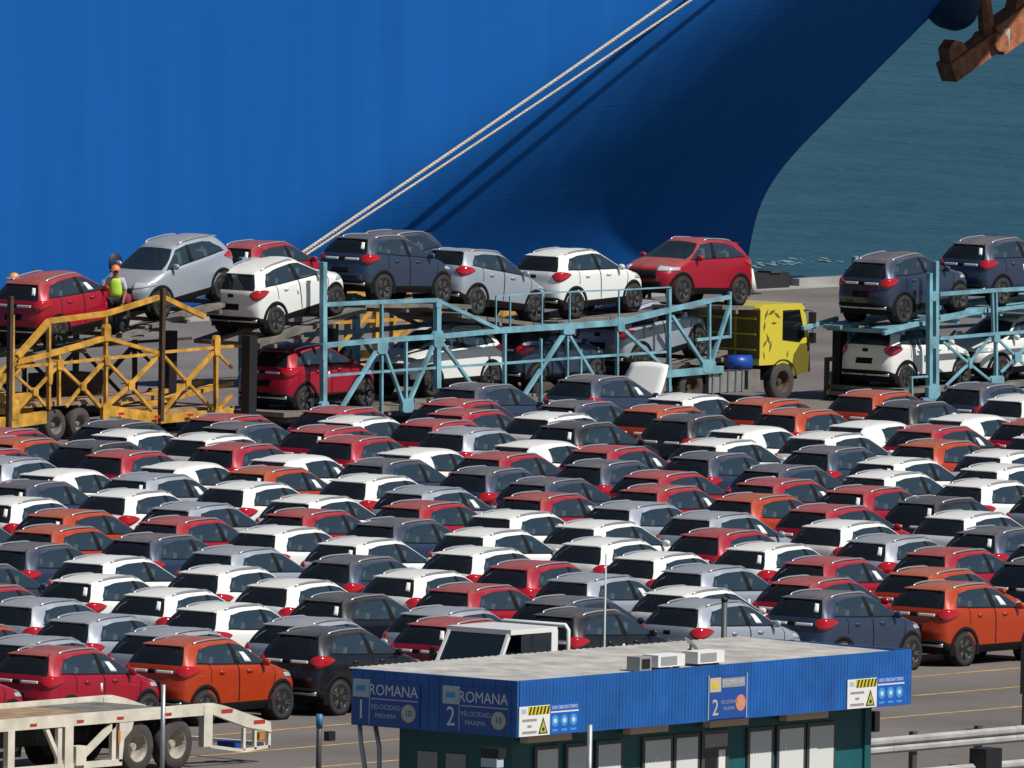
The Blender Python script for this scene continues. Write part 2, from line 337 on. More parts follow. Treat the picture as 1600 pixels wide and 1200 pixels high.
    it.tube([(-.37+.17*math.cos(t), .62+.06*math.sin(t), 1.03+.16*math.sin(t)) for t in np.linspace(0, 2*math.pi, 14)], .015, 5)
    out['seats'] = it
    for q_, s_ in enumerate((4.72, 6.0, 7.02)): out['door_seam#%d' % q_] = patch(D, MB(), s_-.018, s_+.018, K_(1.1 if q_ else 2.6), K_(4.9), 0.003, (1,), thick=.004, ns=1, ntt=10)
    for q_, s_ in enumerate((5.15, 6.22)): out['door_handle#%d' % q_] = patch(D, MB(), s_, s_+.2 if q_ == 0 else s_+.14, K_(3.35), K_(3.75), 0.03, (1,), thick=.03, ns=3, ntt=2)
    out['badge'] = patch(D, MB(), 0.0, 0.2, K_(3.55), K_(4.1), 0.016); out['plate_recess'] = patch(D, MB(), 0.0, 0.62, K_(2.15), K_(2.75), 0.006)
    out['sticker'] = patch(D, MB(), 6.25, 6.42, K_(5.15), K_(5.62), 0.004, (1,), thick=.003, ns=3, ntt=3); out['door_label'] = patch(D, MB(), 5.82, 5.9, K_(2.5), K_(3.3), 0.006, (1,), thick=.004, ns=2, ntt=2); out['window_label'] = patch(D, MB(), 1.25, 1.62, K_(5.3), K_(5.75), 0.004, (1,), thick=.003, ns=3, ntt=3)
    tag4 = 0
    for sg in (1, -1):
        for yc in (-1.26, 1.26):
            ar = MB(); n = 22; vs = []
            for k in range(n+1):
                t = math.radians(-16)+math.radians(212)*k/n
                for rr, dx in ((.372, -.05), (.372, .010), (.455, .008), (.462, -.05)):
                    yy = yc+rr*1.09*math.cos(t); xb = max(float(np.interp(yy+Y0, D[r_*SUB, :, 1], D[r_*SUB, :, 0])) for r_ in (1, 2, 3)); vs.append((sg*(xb+dx), yy, .335+rr*math.sin(t)))
            ar.add(vs, [(4*k+j, 4*k+j+1, 4*k+5+j, 4*k+4+j) for k in range(n) for j in range(3)], True); out['arch_trim#%d' % tag4] = ar
            wl = MB(); wl.lathe_x([(sg*.55, .0), (sg*.8725, .0), (sg*.8725, .372), (sg*.55, .372)], (0, yc, .335), 22); out['wheel_housing#%d' % tag4] = wl; tag4 += 1
    return {k: v for k, v in out.items()}
def wheel_meshes():
    ty = MB(); ty.lathe_x([(-.10, .21), (-.105, .30), (-.085, .328), (0, .335), (.085, .328), (.105, .30), (.098, .225), (.06, .21)], n=26)
    rm = MB(); rm.lathe_x([(.055, .0), (.055, .05), (.03, .06), (.025, .20)], n=20); rm.lathe_x([(.02, .198), (.096, .205), (.10, .222), (.06, .226)], n=26)
    sp = MB()
    for k in range(5):
        for dt in (-.16, .16):
            t = 2*math.pi*k/5+dt; t0 = 2*math.pi*k/5+dt*.5
            sp.beam((.07, .045*math.cos(t0), .045*math.sin(t0)), (.092, .208*math.cos(t), .208*math.sin(t)), .025, .026)
    sp.cyl((.05, 0, 0), (.085, 0, 0), .035, .03, 12)
    return ty, rm, sp
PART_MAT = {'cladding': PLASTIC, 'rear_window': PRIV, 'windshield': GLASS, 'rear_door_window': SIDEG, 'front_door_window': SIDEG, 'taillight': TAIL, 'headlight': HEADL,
 'grille': PLASTIC, 'garnish': FILM, 'bumper_trim': CHROME, 'pillar_trim': PLASTIC, 'roof_rail': CHROME, 'seats': SEAT, 'arch_trim': PLASTIC, 'wheel_housing': WELL, 'door_seam': PLASTIC, 'badge': PLASTIC, 'plate_recess': PLASTIC, 'sticker': FILM, 'door_label': FILM, 'window_label': FILM}
CARM = {}
KY, KZ = 0.957, 1.05
for kind in 'AB':
    ms = car_meshes(kind)
    for k, mb in ms.items():
        base = k.split('#')[0]; mb.v = [(v[0], v[1]*KY, v[2]*KZ) for v in mb.v]
        if base in PART_MAT: CARM[kind, k] = mb.mesh('car_'+base, PART_MAT[base])
        else:
            for c, pm in PAINT.items():
                if kind == 'B' and c != 'W': continue
                CARM[kind, k, c] = mb.mesh('car_'+base, pm)
_t, _r, _s = wheel_meshes()
TYRE, RIM, SPOKE = _t.mesh('tyre', RUBBER), _r.mesh('rim', DARKALLOY), _s.mesh('spokes', ALLOY)
ORDER = ['body', 'cladding', 'rear_window', 'windshield', 'rear_door_window', 'rear_door_window#l', 'front_door_window', 'front_door_window#l', 'pillar_trim', 'pillar_trim#l', 'taillight', 'taillight#l', 'seats', 'spoiler',
 'mirror', 'mirror#l', 'roof_rail', 'roof_rail#l', 'garnish', 'garnish#l']+['%s#%d' % (a, k) for a in ('arch_trim', 'wheel_housing') for k in range(4)]+['bumper_trim', 'headlight', 'headlight#l', 'grille', 'sticker', 'door_label', 'window_label', 'door_seam#0', 'door_seam#1', 'door_seam#2', 'door_handle#0', 'door_handle#1', 'badge', 'plate_recess']
FULL = set(ORDER); LEAN = FULL-{'headlight', 'headlight#l', 'grille', 'bumper_trim', 'pillar_trim#l'}-{k for k in FULL if any(a in k for a in ('wheel_housing', 'arch_trim', 'door_seam', 'door_handle', 'badge', 'plate_recess'))}
STK = random.Random(12)
def make_car(c, loc, rotz=0.0, pitch=0.0, full=True, label='', group=None, name='parked_car'):
    kind = 'B' if c == 'WB' else 'A'; pc = c[0]
    e = empty(name, loc, (pitch, 0, rotz)); e.rotation_mode = 'XYZ'
    tag(e, label, 'car', group)
    for k in ORDER:
        if k not in (FULL if full else LEAN): continue
        if kind == 'B' and 'roof_rail' in k: continue
        if k in ('sticker', 'door_label', 'window_label') and STK.random() > .3: continue
        if 'garnish' in k and c in ('W', 'WB', 'S'): continue
        me = CARM.get((kind, k)) or CARM[kind, k, pc]
        o = bpy.data.objects.new(k.split('#')[0], me); col.objects.link(o); o.parent = e
    for sg in (1, -1):
        for yc in (-1.26, 1.26):
            o = bpy.data.objects.new('wheel', TYRE); col.objects.link(o); o.parent = e; o.location = (sg*.785, yc*KY, .335*KZ); o.scale = (1, KZ, KZ)
            if sg < 0: o.rotation_euler = (0, 0, math.pi)
            if full:
                for nm, me in (('rim', RIM), ('spokes', SPOKE)):
                    q = bpy.data.objects.new(nm, me); col.objects.link(q); q.parent = o
    return e
CNAME = {'W': 'white', 'WB': 'white', 'S': 'silver', 'D': 'slate blue', 'K': 'black', 'R': 'crimson red', 'O': 'copper orange'}

# ---------------------------------------------------------------- the packed rows
LOT = [('R', 23.36, -47.8, 1),
 ('R', 23.44, -43.7, 1),
 ('O', 23.52, -39.6, 1),
 ('K', 23.6, -35.46, 1),
 ('R', 23.68, -31.4, 1),
 ('K', 23.76, -27.35, 1),
 ('S', 23.84, -23.3, 1),
 ('D', 23.92, -19.25, 1),
 ('O', 24.0, -15.09, 1),
 ('K', 21.47, -46.03, 2),
 ('S', 21.47, -41.98, 2),
 ('S', 21.74, -38.0, 2),
 ('S', 21.79, -33.69, 2),
 ('S', 21.79, -29.23, 2),
 ('D', 21.55, -24.87, 2),
 ('W', 21.5, -20.72, 2),
 ('R', 21.36, -16.3, 2),
 ('O', 21.29, -12.08, 2),
 ('K', 21.04, -7.66, 2),
 ('O', 18.42, -40.43, 3),
 ('S', 18.42, -36.38, 3),
 ('W', 18.15, -31.93, 3),
 ('K', 18.1, -27.83, 3),
 ('R', 18.07, -23.62, 3),
 ('S', 17.89, -19.36, 3),
 ('S', 17.79, -15.31, 3),
 ('R', 17.96, -11.33, 3),
 ('R', 17.91, -6.93, 3),
 ('S', 17.91, -2.88, 3),
 ('W', 14.93, -38.0, 4),
 ('S', 14.93, -33.95, 4),
 ('W', 14.92, -29.69, 4),
 ('W', 14.87, -25.59, 4),
 ('W', 14.83, -21.34, 4),
 ('R', 14.72, -17.34, 4),
 ('W', 14.72, -13.02, 4),
 ('W', 14.54, -8.88, 4),
 ('S', 14.74, -4.79, 4),
 ('D', 14.7, -0.77, 4),
 ('R', 11.64, -31.79, 5),
 ('W', 11.42, -27.8, 5),
 ('W', 11.54, -23.74, 5),
 ('D', 11.35, -19.12, 5),
 ('W', 11.39, -14.96, 5),
 ('W', 11.4, -10.53, 5),
 ('R', 11.29, -6.23, 5),
 ('W', 11.32, -1.88, 5),
 ('W', 11.24, 2.72, 5),
 ('D', 7.65, -27.31, 6),
 ('W', 8.07, -23.33, 6),
 ('S', 8.06, -19.02, 6),
 ('W', 8.01, -14.73, 6),
 ('W', 7.97, -10.28, 6),
 ('W', 7.89, -6.29, 6),
 ('S', 7.79, -2.0, 6),
 ('R', 8.01, 1.98, 6),
 ('K', 7.9, 6.1, 6),
 ('S', 8.42, 10.08, 6),
 ('W', 4.59, -25.68, 7),
 ('D', 4.59, -21.63, 7),
 ('D', 4.52, -17.4, 7),
 ('W', 4.74, -13.37, 7),
 ('D', 4.74, -9.32, 7),
 ('W', 4.8, -5.28, 7),
 ('S', 4.7, -0.85, 7),
 ('O', 4.79, 3.49, 7),
 ('R', 4.76, 7.63, 7),
 ('W', 5.1, 11.61, 7),
 ('R', 1.52, -21.13, 8),
 ('O', 1.52, -17.08, 8),
 ('R', 1.51, -12.79, 8),
 ('R', 1.68, -8.61, 8),
 ('R', 1.61, -4.42, 8),
 ('R', 1.57, -0.06, 8),
 ('R', 1.62, 4.11, 8),
 ('R', 1.91, 8.09, 8),
 ('W', 1.92, 12.22, 8),
 ('W', 2.07, 16.37, 8),
 ('S', -1.53, -17.01, 9),
 ('O', -1.53, -12.96, 9),
 ('S', -1.27, -8.98, 9),
 ('W', -1.09, -5.0, 9),
 ('S', -1.34, -0.62, 9),
 ('D', -1.47, 3.99, 9),
 ('R', -1.28, 7.97, 9),
 ('D', -0.87, 11.95, 9),
 ('W', -0.83, 16.25, 9),
 ('W', -0.84, 20.43, 9),
 ('R', -4.79, -14.85, 10),
 ('W', -4.79, -10.8, 10),
 ('W', -4.83, -6.81, 10),
 ('W', -4.78, -2.67, 10),
 ('W', -4.59, 1.49, 10),
 ('D', -4.54, 5.74, 10),
 ('D', -4.45, 9.92, 10),
 ('D', -4.64, 14.18, 10),
 ('D', -4.19, 18.16, 10),
 ('O', -4.07, 22.15, 10),
 ('W', -4.04, 26.65, 10),
 ('W', -8.08, -10.38, 11),
 ('D', -8.08, -6.33, 11),
 ('S', -7.97, -2.23, 11),
 ('O', -7.77, 1.75, 11),
 ('D', -7.85, 6.15, 11),
 ('R', -7.64, 10.18, 11),
 ('R', -7.56, 14.16, 11),
 ('W', -7.45, 18.18, 11),
 ('W', -7.41, 22.32, 11),
 ('R', -7.38, 26.51, 11),
 ('R', -7.31, 30.6, 11),
 ('WB', -10.25, -2.67, 105),
 ('WB', -10.08, 1.46, 105),
 ('WB', -10.11, 5.5, 105),
 ('WB', -9.78, 9.74, 105),
 ('WB', -9.82, 14.18, 105),
 ('WB', -9.97, 22.6, 105),
 ('WB', -9.41, 26.58, 105),
 ('WB', -9.46, 30.56, 105),
 ('O', -13.62, -4.52, 13),
 ('S', -13.62, -0.47, 13),
 ('R', -13.43, 3.56, 13),
 ('R', -13.48, 7.69, 13),
 ('R', -13.42, 12.0, 13),
 ('S', -13.72, 16.61, 13),
 ('K', -13.52, 20.59, 13),
 ('K', -13.48, 24.93, 13),
 ('O', -13.24, 28.91, 13),
 ('K', -13.4, 33.69, 13),
 ('W', -13.18, 37.94, 13),
 ('R', -16.01, 1.57, 14),
 ('K', -15.95, 5.59, 14),
 ('W', -16.03, 9.84, 14),
 ('R', -16.14, 14.39, 14),
 ('R', -16.05, 18.39, 14),
 ('W', -15.98, 22.75, 14),
 ('O', -16.09, 27.15, 14),
 ('O', -16.22, 31.51, 14),
 ('O', -16.47, 36.26, 14),
 ('D', -16.59, 40.84, 14),
 ('O', -17.95, 5.13, 15),
 ('W', -18.04, 9.39, 15),
 ('D', -18.15, 13.64, 15),
 ('W', -17.95, 17.74, 15),
 ('R', -18.14, 22.15, 15),
 ('D', -18.38, 26.88, 15),
 ('W', -18.44, 31.22, 15),
 ('R', -20.35, 7.42, 16),
 ('K', -20.28, 11.67, 16),
 ('R', -20.34, 15.82, 16),
 ('R', -20.51, 20.33, 16),
 ('R', -20.57, 24.99, 16),
 ('D', -24.12, 30.29, 17),
 ('D', -24.41, 35.29, 17)]
ROW1 = ['crimson red compact SUV whose bonnet shows past the parked trailer deck', 'crimson red compact SUV directly behind the white trailer deck', 'copper orange compact SUV behind the tail ramp of the white trailer',
 'black compact SUV standing at the corner of the gatehouse', 'crimson red compact SUV seen through the cab of the white light truck', 'black compact SUV beside the rack of the white light truck',
 'silver compact SUV behind the gatehouse roof pipe', 'slate blue compact SUV rising over the fence behind the gatehouse', 'copper orange compact SUV at the end of the front row by the yellow lines']
i1 = 0
RORD = [1, 2, 3, 4, 5, 6, 7, 8, 9, 10, 11, 105, 13, 14, 15, 16, 17]
ORD = 'first second third fourth fifth sixth seventh eighth ninth tenth eleventh twelfth thirteenth fourteenth fifteenth sixteenth seventeenth'.split()
random.seed(3)
for c, x, y, r in LOT:
    full = r in (1, 2)
    if r == 1:
        lab = ROW1[min(i1, len(ROW1)-1)]; i1 += 1; grp = 'compact SUVs in the front row'
    elif r == 17 and y > 34:
        lab = 'slate blue compact SUV with its bonnet raised in front of the pale blue trailer'; grp = 'compact SUVs in the packed rows'
    elif r == 17:
        lab = 'slate blue compact SUV parked alone in front of the pale blue trailer frame'; grp = 'compact SUVs in the packed rows'
    elif c == 'WB':
        rw = sorted((q for q in LOT if q[3] == r), key=lambda q: q[2]); k = rw.index((c, x, y, r))
        lab = 'smooth white hatchback without roof rails, '+ORD[k]+' in its row from the yellow trailer end'; grp = 'white hatchbacks without roof rails'
    else:
        rw = sorted((q for q in LOT if q[3] == r), key=lambda q: q[2]); k = rw.index((c, x, y, r)); o_ = ORD[RORD.index(r)]
        nb = [CNAME[rw[q][0]].split()[-1] for q in (k-1, k+1) if 0 <= q < len(rw)]
        lab = CNAME[c]+' SUV, '+o_+' row from the yellow lines, '+(('between '+nb[0]+' and '+nb[1]+' cars') if len(nb) == 2 else ('row end beside a '+nb[0]+' car'))
        grp = CNAME[c]+' SUVs in the '+o_+' row'
    e = make_car(c, (x, y, 0), rotz=math.radians(random.uniform(-.8, .8)), full=full, label=lab, group=grp)
    if r == 17 and y > 34:
        h = MB(); a = math.radians(58); pts = []
        for i in range(7):
            d = 0.98*i/6
            for j in range(7):
                u = -0.68+1.36*j/6; uu = u*(1-0.16*(i/6)**2); pts.append((uu, 1.02+d*math.cos(a), 1.07+d*math.sin(a)+0.05*(1-(u/.68)**2)))
        nP = len(pts); pts += [(p[0], p[1]+.03, p[2]-.02) for p in pts]
        fs = [(i*7+j, i*7+j+1, (i+1)*7+j+1, (i+1)*7+j) for i in range(6) for j in range(6)]; fs += [tuple(nP+k for k in reversed(f)) for f in fs]
        rim = [j for j in range(7)]+[i*7+6 for i in range(1, 7)]+[42+j for j in range(5, -1, -1)]+[i*7 for i in range(5, 0, -1)]
        fs += [(rim[k], nP+rim[k], nP+rim[(k+1) % len(rim)], rim[(k+1) % len(rim)]) for k in range(len(rim))]
        h.add(pts, fs, True); q = h.build('bonnet', FILM, e); q['label'] = 'raised bonnet panel under white film'

# ---------------------------------------------------------------- car carrier trailers
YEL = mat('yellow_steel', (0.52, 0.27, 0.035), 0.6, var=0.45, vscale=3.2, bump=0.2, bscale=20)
DKB = mat('dark_brown_steel', (0.060, 0.036, 0.022), 0.75, var=0.35, vscale=3)  # dark brown tone, also covers the yellow trailer's whole far frame
BLU = mat('pale_blue_steel', (0.155, 0.335, 0.405), 0.65, var=0.35, vscale=2.0, bump=0.2, bscale=20)
STEEL = mat('worn_deck_steel', (0.16, 0.145, 0.125), 0.7, var=0.35, vscale=2.5)
BLK = mat('black_steel', (0.012, 0.012, 0.015), 0.5)
GALV = mat('galvanised_steel', (0.34, 0.35, 0.36), 0.45, 0.5, var=0.15, vscale=4)
REDR = mat('red_reflector', (0.42, 0.03, 0.025), 0.4)
WOOD = mat('deck_timber', (0.30, 0.20, 0.12), 0.85, var=0.35, vscale=3)
TBLUE = [('post', 33.16, 4.19, 33.26, 0.48, 0.15), ('rail', 33.18, 3.13, 35.52, 3.12, 0.1), ('rail', 35.52, 3.12, 37.77, 3.09, 0.1), ('post', 37.77, 3.09, 37.83, 0.87, 0.17), ('brace', 37.84, 3.06, 40.32, 2.26, 0.09), ('rail', 33.21, 2.11, 35.54, 2.16, 0.12), ('rail', 35.54, 2.16, 37.79, 2.17, 0.12), ('rail', 37.79, 2.17, 40.37, 2.23, 0.12), ('post', 35.52, 3.1, 35.59, 0.31, 0.07), ('post', 36.52, 2.14, 36.57, 0.54, 0.07), ('brace', 35.39, 1.93, 33.92, 0.45, 0.09), ('brace', 35.65, 1.93, 36.44, 0.58, 0.08), ('brace', 37.67, 2.01, 36.7, 0.57, 0.09), ('brace', 38.03, 1.97, 39.36, 0.79, 0.08), ('rail', 33.31, 1.35, 36.54, 1.38, 0.06), ('rail', 36.54, 1.38, 40.55, 1.4, 0.06), ('rail', 40.55, 1.4, 43.13, 1.43, 0.06), ('rail', 43.13, 1.43, 47.23, 1.45, 0.06), ('post', 40.53, 2.21, 40.57, 0.78, 0.08), ('rail', 40.37, 2.24, 43.1, 2.25, 0.15), ('rail', 43.1, 2.25, 45.28, 2.27, 0.15), ('rail', 45.28, 2.27, 47.36, 2.52, 0.14), ('rail', 47.36, 2.52, 49.02, 2.7, 0.12), ('rail', 49.02, 2.7, 49.91, 2.77, 0.1), ('post', 42.03, 1.97, 42.08, 0.27, 0.06), ('post', 43.11, 2.15, 43.15, 0.78, 0.06), ('post', 43.68, 1.64, 43.7, 0.76, 0.06), ('post', 45.17, 2.21, 45.22, 0.7, 0.07), ('brace', 42.98, 2.06, 41.31, 0.49, 0.09), ('brace', 43.19, 2.02, 44.31, 0.87, 0.08), ('brace', 45.45, 2.07, 47.29, 0.99, 0.08), ('post', 47.31, 3.05, 47.39, 0.43, 0.09), ('brace', 47.47, 2.36, 48.82, 1.1, 0.08), ('post', 49.02, 2.7, 49.07, 1.12, 0.07), ('brace', 49.89, 2.54, 49.17, 1.12, 0.09), ('post', 49.88, 2.9, 49.91, 1.71, 0.07), ('rail', 48.51, 1.71, 49.91, 1.75, 0.07), ('base_rail', 47.19, 0.88, 49.61, 0.92, 0.18), ('guard_rail', 40.16, 3.11, 42.08, 3.13, 0.035), ('guard_rail', 42.08, 3.13, 45.26, 3.1, 0.035), ('guard_rail', 45.26, 3.1, 47.39, 3.1, 0.035), ('guard_post', 40.16, 3.11, 40.18, 2.28, 0.035), ('guard_post', 40.74, 3.1, 40.76, 2.26, 0.035), ('guard_post', 42.05, 3.13, 42.07, 2.28, 0.035), ('guard_post', 43.19, 3.1, 43.21, 2.27, 0.035), ('guard_post', 45.23, 3.1, 45.25, 2.29, 0.035), ('guard_post', 47.39, 3.1, 47.41, 2.56, 0.035)]
TBLUE_G = [(35.52, 2.01, 0.42, 0.38), (37.79, 2.11, 0.4, 0.42), (36.59, 0.48, 0.45, 0.34), (43.11, 2.15, 0.45, 0.22), (45.28, 2.22, 0.28, 0.36), (48.99, 1.02, 0.55, 0.34), (33.21, 1.98, 0.18, 0.5), (37.77, 3.01, 0.24, 0.2), (33.25, 0.57, 0.3, 0.3)]
TBLUE2 = [('post', 54.81, 3.35, 54.91, 0.05, 0.13), ('post', 55.07, 3.65, 55.19, 0.04, 0.13), ('rail', 55.24, 2.79, 57.6, 2.81, 0.1), ('rail', 57.6, 2.81, 61.18, 2.81, 0.1), ('post', 57.54, 2.78, 57.63, 1.66, 0.06), ('post', 57.71, 2.77, 57.77, 1.66, 0.06), ('rail', 55.28, 1.64, 57.69, 1.68, 0.08), ('rail', 57.69, 1.68, 61.22, 1.69, 0.08), ('rail', 57.75, 2.34, 61.2, 2.29, 0.05), ('post', 57.74, 1.66, 57.79, 0.38, 0.08), ('brace', 55.47, 1.55, 56.6, 0.95, 0.06), ('brace', 57.5, 1.6, 56.6, 0.95, 0.06), ('brace', 55.62, 0.41, 56.6, 0.95, 0.06), ('brace', 57.62, 0.43, 56.6, 0.95, 0.06), ('brace', 57.83, 1.54, 58.66, 1.04, 0.06), ('brace', 58.0, 0.67, 58.66, 1.04, 0.06), ('brace', 58.66, 1.04, 59.48, 1.56, 0.06), ('brace', 58.66, 1.04, 59.63, 0.47, 0.06), ('rail', 52.88, 1.86, 54.35, 2.07, 0.1), ('rail', 55.26, 2.17, 57.14, 2.34, 0.1), ('base_rail', 54.58, 0.03, 61.27, 0.15, 0.2), ('post', 54.12, 0.68, 54.17, 0.05, 0.05), ('rail', 54.12, 0.68, 54.89, 0.68, 0.05)]
TBLUE2_G = [(55.04, 0.28, 0.5, 0.4), (57.78, 0.44, 0.55, 0.3), (55.0, 1.55, 0.3, 0.3), (54.97, 2.75, 0.3, 0.25), (57.72, 1.59, 0.25, 0.25), (56.6, 0.95, 0.14, 0.26), (58.66, 1.04, 0.3, 0.25)]
TYEL = [('rail', 22.71, 2.14, 23.92, 2.98, 0.14), ('rail', 23.92, 2.98, 26.15, 3.09, 0.13), ('rail', 26.15, 3.09, 28.26, 3.44, 0.12), ('rail', 28.26, 3.44, 29.96, 2.88, 0.12), ('brace', 21.78, 1.26, 22.66, 2.08, 0.12), ('rail', 22.62, 2.0, 23.94, 2.16, 0.12), ('rail', 23.94, 2.16, 26.11, 2.49, 0.12), ('brace', 26.11, 2.49, 28.2, 2.04, 0.09), ('rail', 22.64, 1.9, 24.32, 1.92, 0.07), ('rail', 24.32, 1.92, 26.13, 1.98, 0.07), ('rail', 26.13, 1.98, 28.22, 2.03, 0.07), ('rail', 28.22, 2.05, 30.44, 2.1, 0.07), ('rail', 30.44, 2.1, 32.67, 2.12, 0.07), ('post', 22.44, 3.18, 22.5, 0.67, 0.14), ('post', 23.9, 2.94, 23.95, 0.8, 0.08), ('post', 24.31, 2.14, 24.34, 0.88, 0.07), ('post', 26.1, 3.06, 26.16, 0.78, 0.08), ('post', 30.43, 2.31, 30.48, 0.55, 0.09), ('brace', 24.47, 1.79, 25.22, 1.32, 0.07), ('brace', 26.01, 1.86, 25.22, 1.32, 0.08), ('brace', 24.62, 0.85, 25.22, 1.32, 0.07), ('brace', 25.93, 0.79, 25.22, 1.32, 0.08), ('brace', 26.25, 1.85, 27.09, 1.28, 0.07), ('brace', 28.2, 1.99, 27.09, 1.28, 0.08), ('brace', 26.23, 0.81, 27.09, 1.28, 0.08), ('brace', 28.11, 0.52, 27.09, 1.28, 0.07), ('brace', 28.4, 1.96, 29.32, 1.28, 0.07), ('brace', 30.36, 1.99, 29.32, 1.28, 0.09), ('brace', 28.39, 0.54, 29.32, 1.28, 0.08), ('brace', 30.3, 0.59, 29.32, 1.28, 0.07), ('brace', 22.6, 1.72, 23.37, 1.26, 0.06), ('brace', 24.22, 1.82, 23.37, 1.26, 0.07), ('brace', 22.57, 0.7, 23.37, 1.26, 0.06), ('brace', 23.8, 0.9, 23.37, 1.26, 0.06), ('brace', 30.52, 1.95, 31.08, 1.57, 0.06), ('brace', 30.6, 0.55, 31.1, 0.91, 0.07), ('base_rail', 26.03, 0.72, 28.29, 0.41, 0.26), ('base_rail', 28.29, 0.4, 31.11, 0.45, 0.22), ('base_rail', 21.79, 0.51, 23.81, 0.62, 0.3)]
TYEL_G = [(25.22, 1.32, 0.2, 0.2), (27.09, 1.28, 0.24, 0.24), (29.32, 1.28, 0.2, 0.2), (23.37, 1.26, 0.2, 0.2), (26.11, 2.62, 0.25, 0.42), (26.13, 1.94, 0.2, 0.25), (30.43, 2.15, 0.22, 0.5), (24.32, 1.89, 0.25, 0.25), (23.93, 1.72, 0.16, 0.6), (28.22, 2.02, 0.2, 0.2), (26.11, 0.64, 0.25, 0.45), (22.62, 0.85, 0.3, 0.5)]
DECK = [('R', 1, -34.4, 26.07, 2.43, 6.6, 'ytop'), ('S', -1, -34.4, 30.08, 3.04, 8.7, 'ytop'), ('W', 1, -33.2, 33.12, 2.62, 9.9, 'btop'), ('D', 1, -33.2, 37.33, 3.01, -2.3, 'btop'), ('S', 1, -33.2, 41.12, 2.49, -6.1, 'btop'), ('W', 1, -33.2, 45.23, 2.44, 2.0, 'btop'), ('R', -1, -33.2, 49.67, 2.56, -2.3, 'btop'), ('R', 1, -33.2, 34.31, 0.41, 2.2, 'blow'), ('W', -1, -33.2, 39.39, 0.64, 0.9, 'blow'), ('D', 1, -33.2, 43.74, 0.6, 0.9, 'blow'), ('S', 1, -33.2, 48.03, 1.08, 8.4, 'blow'), ('D', 1, -30.5, 55.57, 2.16, 5.1, 'b2top'), ('D', 1, -30.5, 59.8, 2.42, 2.3, 'b2top'), ('W', 1, -30.5, 55.72, 0.29, 0.9, 'b2low'), ('W', -1, -30.5, 59.81, 0.34, 1.0, 'b2low')]
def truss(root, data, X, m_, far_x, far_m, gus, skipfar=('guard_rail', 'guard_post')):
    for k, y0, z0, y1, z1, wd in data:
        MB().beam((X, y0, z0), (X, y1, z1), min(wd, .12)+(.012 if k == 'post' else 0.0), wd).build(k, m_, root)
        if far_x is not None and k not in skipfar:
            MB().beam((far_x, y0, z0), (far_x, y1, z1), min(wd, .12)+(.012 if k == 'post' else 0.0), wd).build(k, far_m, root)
    for y, z, a, b_ in gus:
        g = MB(); a2, b2 = a/2, b_/2; c = .62
        g.prism([(y-a2*c, z+b2), (y+a2*c, z+b2), (y+a2, z+b2*c), (y+a2, z-b2*c), (y+a2*c, z-b2), (y-a2*c, z-b2), (y-a2, z-b2*c), (y-a2, z+b2*c)], X-.035, X+.072)
        g.build('gusset', m_, root)
def track(root, Xc, y, z, a, m_, half=2.15, edge=None):
    ca, sa = math.cos(math.radians(a)), math.sin(math.radians(a))
    for s in (-1, 1):
        p0 = (Xc+s*.78, y-half*ca, z-half*sa-.07); p1 = (Xc+s*.78, y+half*ca, z+half*sa-.07)
        MB().beam(p0, p1, .56, .10).build('wheel_track', m_, root)
    for t in (-.8, -.3, .3, .8):
        yy, zz = y+half*t*ca, z+half*t*sa-.17
        MB().box((Xc, yy, zz), (2.44, .10, .10)).build('cross_member', m_, root)
def trailer_wheel(root, X, y, r, wdt=.28, rimm=None):
    t = MB(); t.lathe_x([(-wdt/2, r*.56), (-wdt/2, r*.9), (-wdt*.38, r), (wdt*.38, r), (wdt/2, r*.9), (wdt/2*.95, r*.58)], n=24)
    o = t.build('wheel', mat('dusty_tyre', (.055, .047, .042), .9, var=.25, vscale=4), root); o.location = (X, y, r)
    d = MB(); d.lathe_x([(-.05, 0), (-.05, r*.2), (-.08, r*.22), (-.08, r*.42), (.02, r*.5), (wdt*.46, r*.56), (wdt*.46, r*.60), (0, r*.6)], n=20); d.cyl((-.08, 0, 0), (.04, 0, 0), r*.17, r*.15, 10)
    d.build('rim', rimm or STEEL, o)

ty = empty('car_carrier', (0, 0, 0)); tag(ty, 'yellow open lattice car carrier trailer with a crimson and a silver car on top', 'trailer', 'car carrier trailers')
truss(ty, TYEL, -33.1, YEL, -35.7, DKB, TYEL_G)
for y in (28.2, 22.3):
    for X in (-33.0, -35.75): MB().box((X, y, 2.0), (.11, .12, 3.3)).build('jack_post', DKB, ty)
MB().box((-34.4, 25.5, .92), (2.3, 5.6, .12)).build('lower_deck', WOOD, ty); MB().box((-34.4, 29.6, .55), (2.3, 3.6, .1)).build('lower_deck', WOOD, ty)
for s in (0, 1):
    MB().beam((-33.7-s*.9, 28.4, .72), (-33.6-s*.9, 31.6, 1.15), .3, .1).build('loading_ramp', YEL, ty)
MB().beam((-34.0, 22.9, 1.5), (-34.0, 24.2, 2.0), .3, .22).build('hydraulic_ram', YEL, ty)
MB().box((-34.3, 23.3, .95), (1.6, 1.1, .5)).build('pump_box', YEL, ty)
MB().box((-35.0, 26.9, 1.15), (1.0, 1.7, .7)).build('tool_chest', DKB, ty)
for y in (24.4, 25.35):
    trailer_wheel(ty, -33.35, y, .39); trailer_wheel(ty, -35.45, y, .39)
for y in (26.6, 28.0, 29.3): MB().box((-32.955, y, .60 if y < 28 else .47), (.01, .22, .07)).build('reflector', REDR, ty)

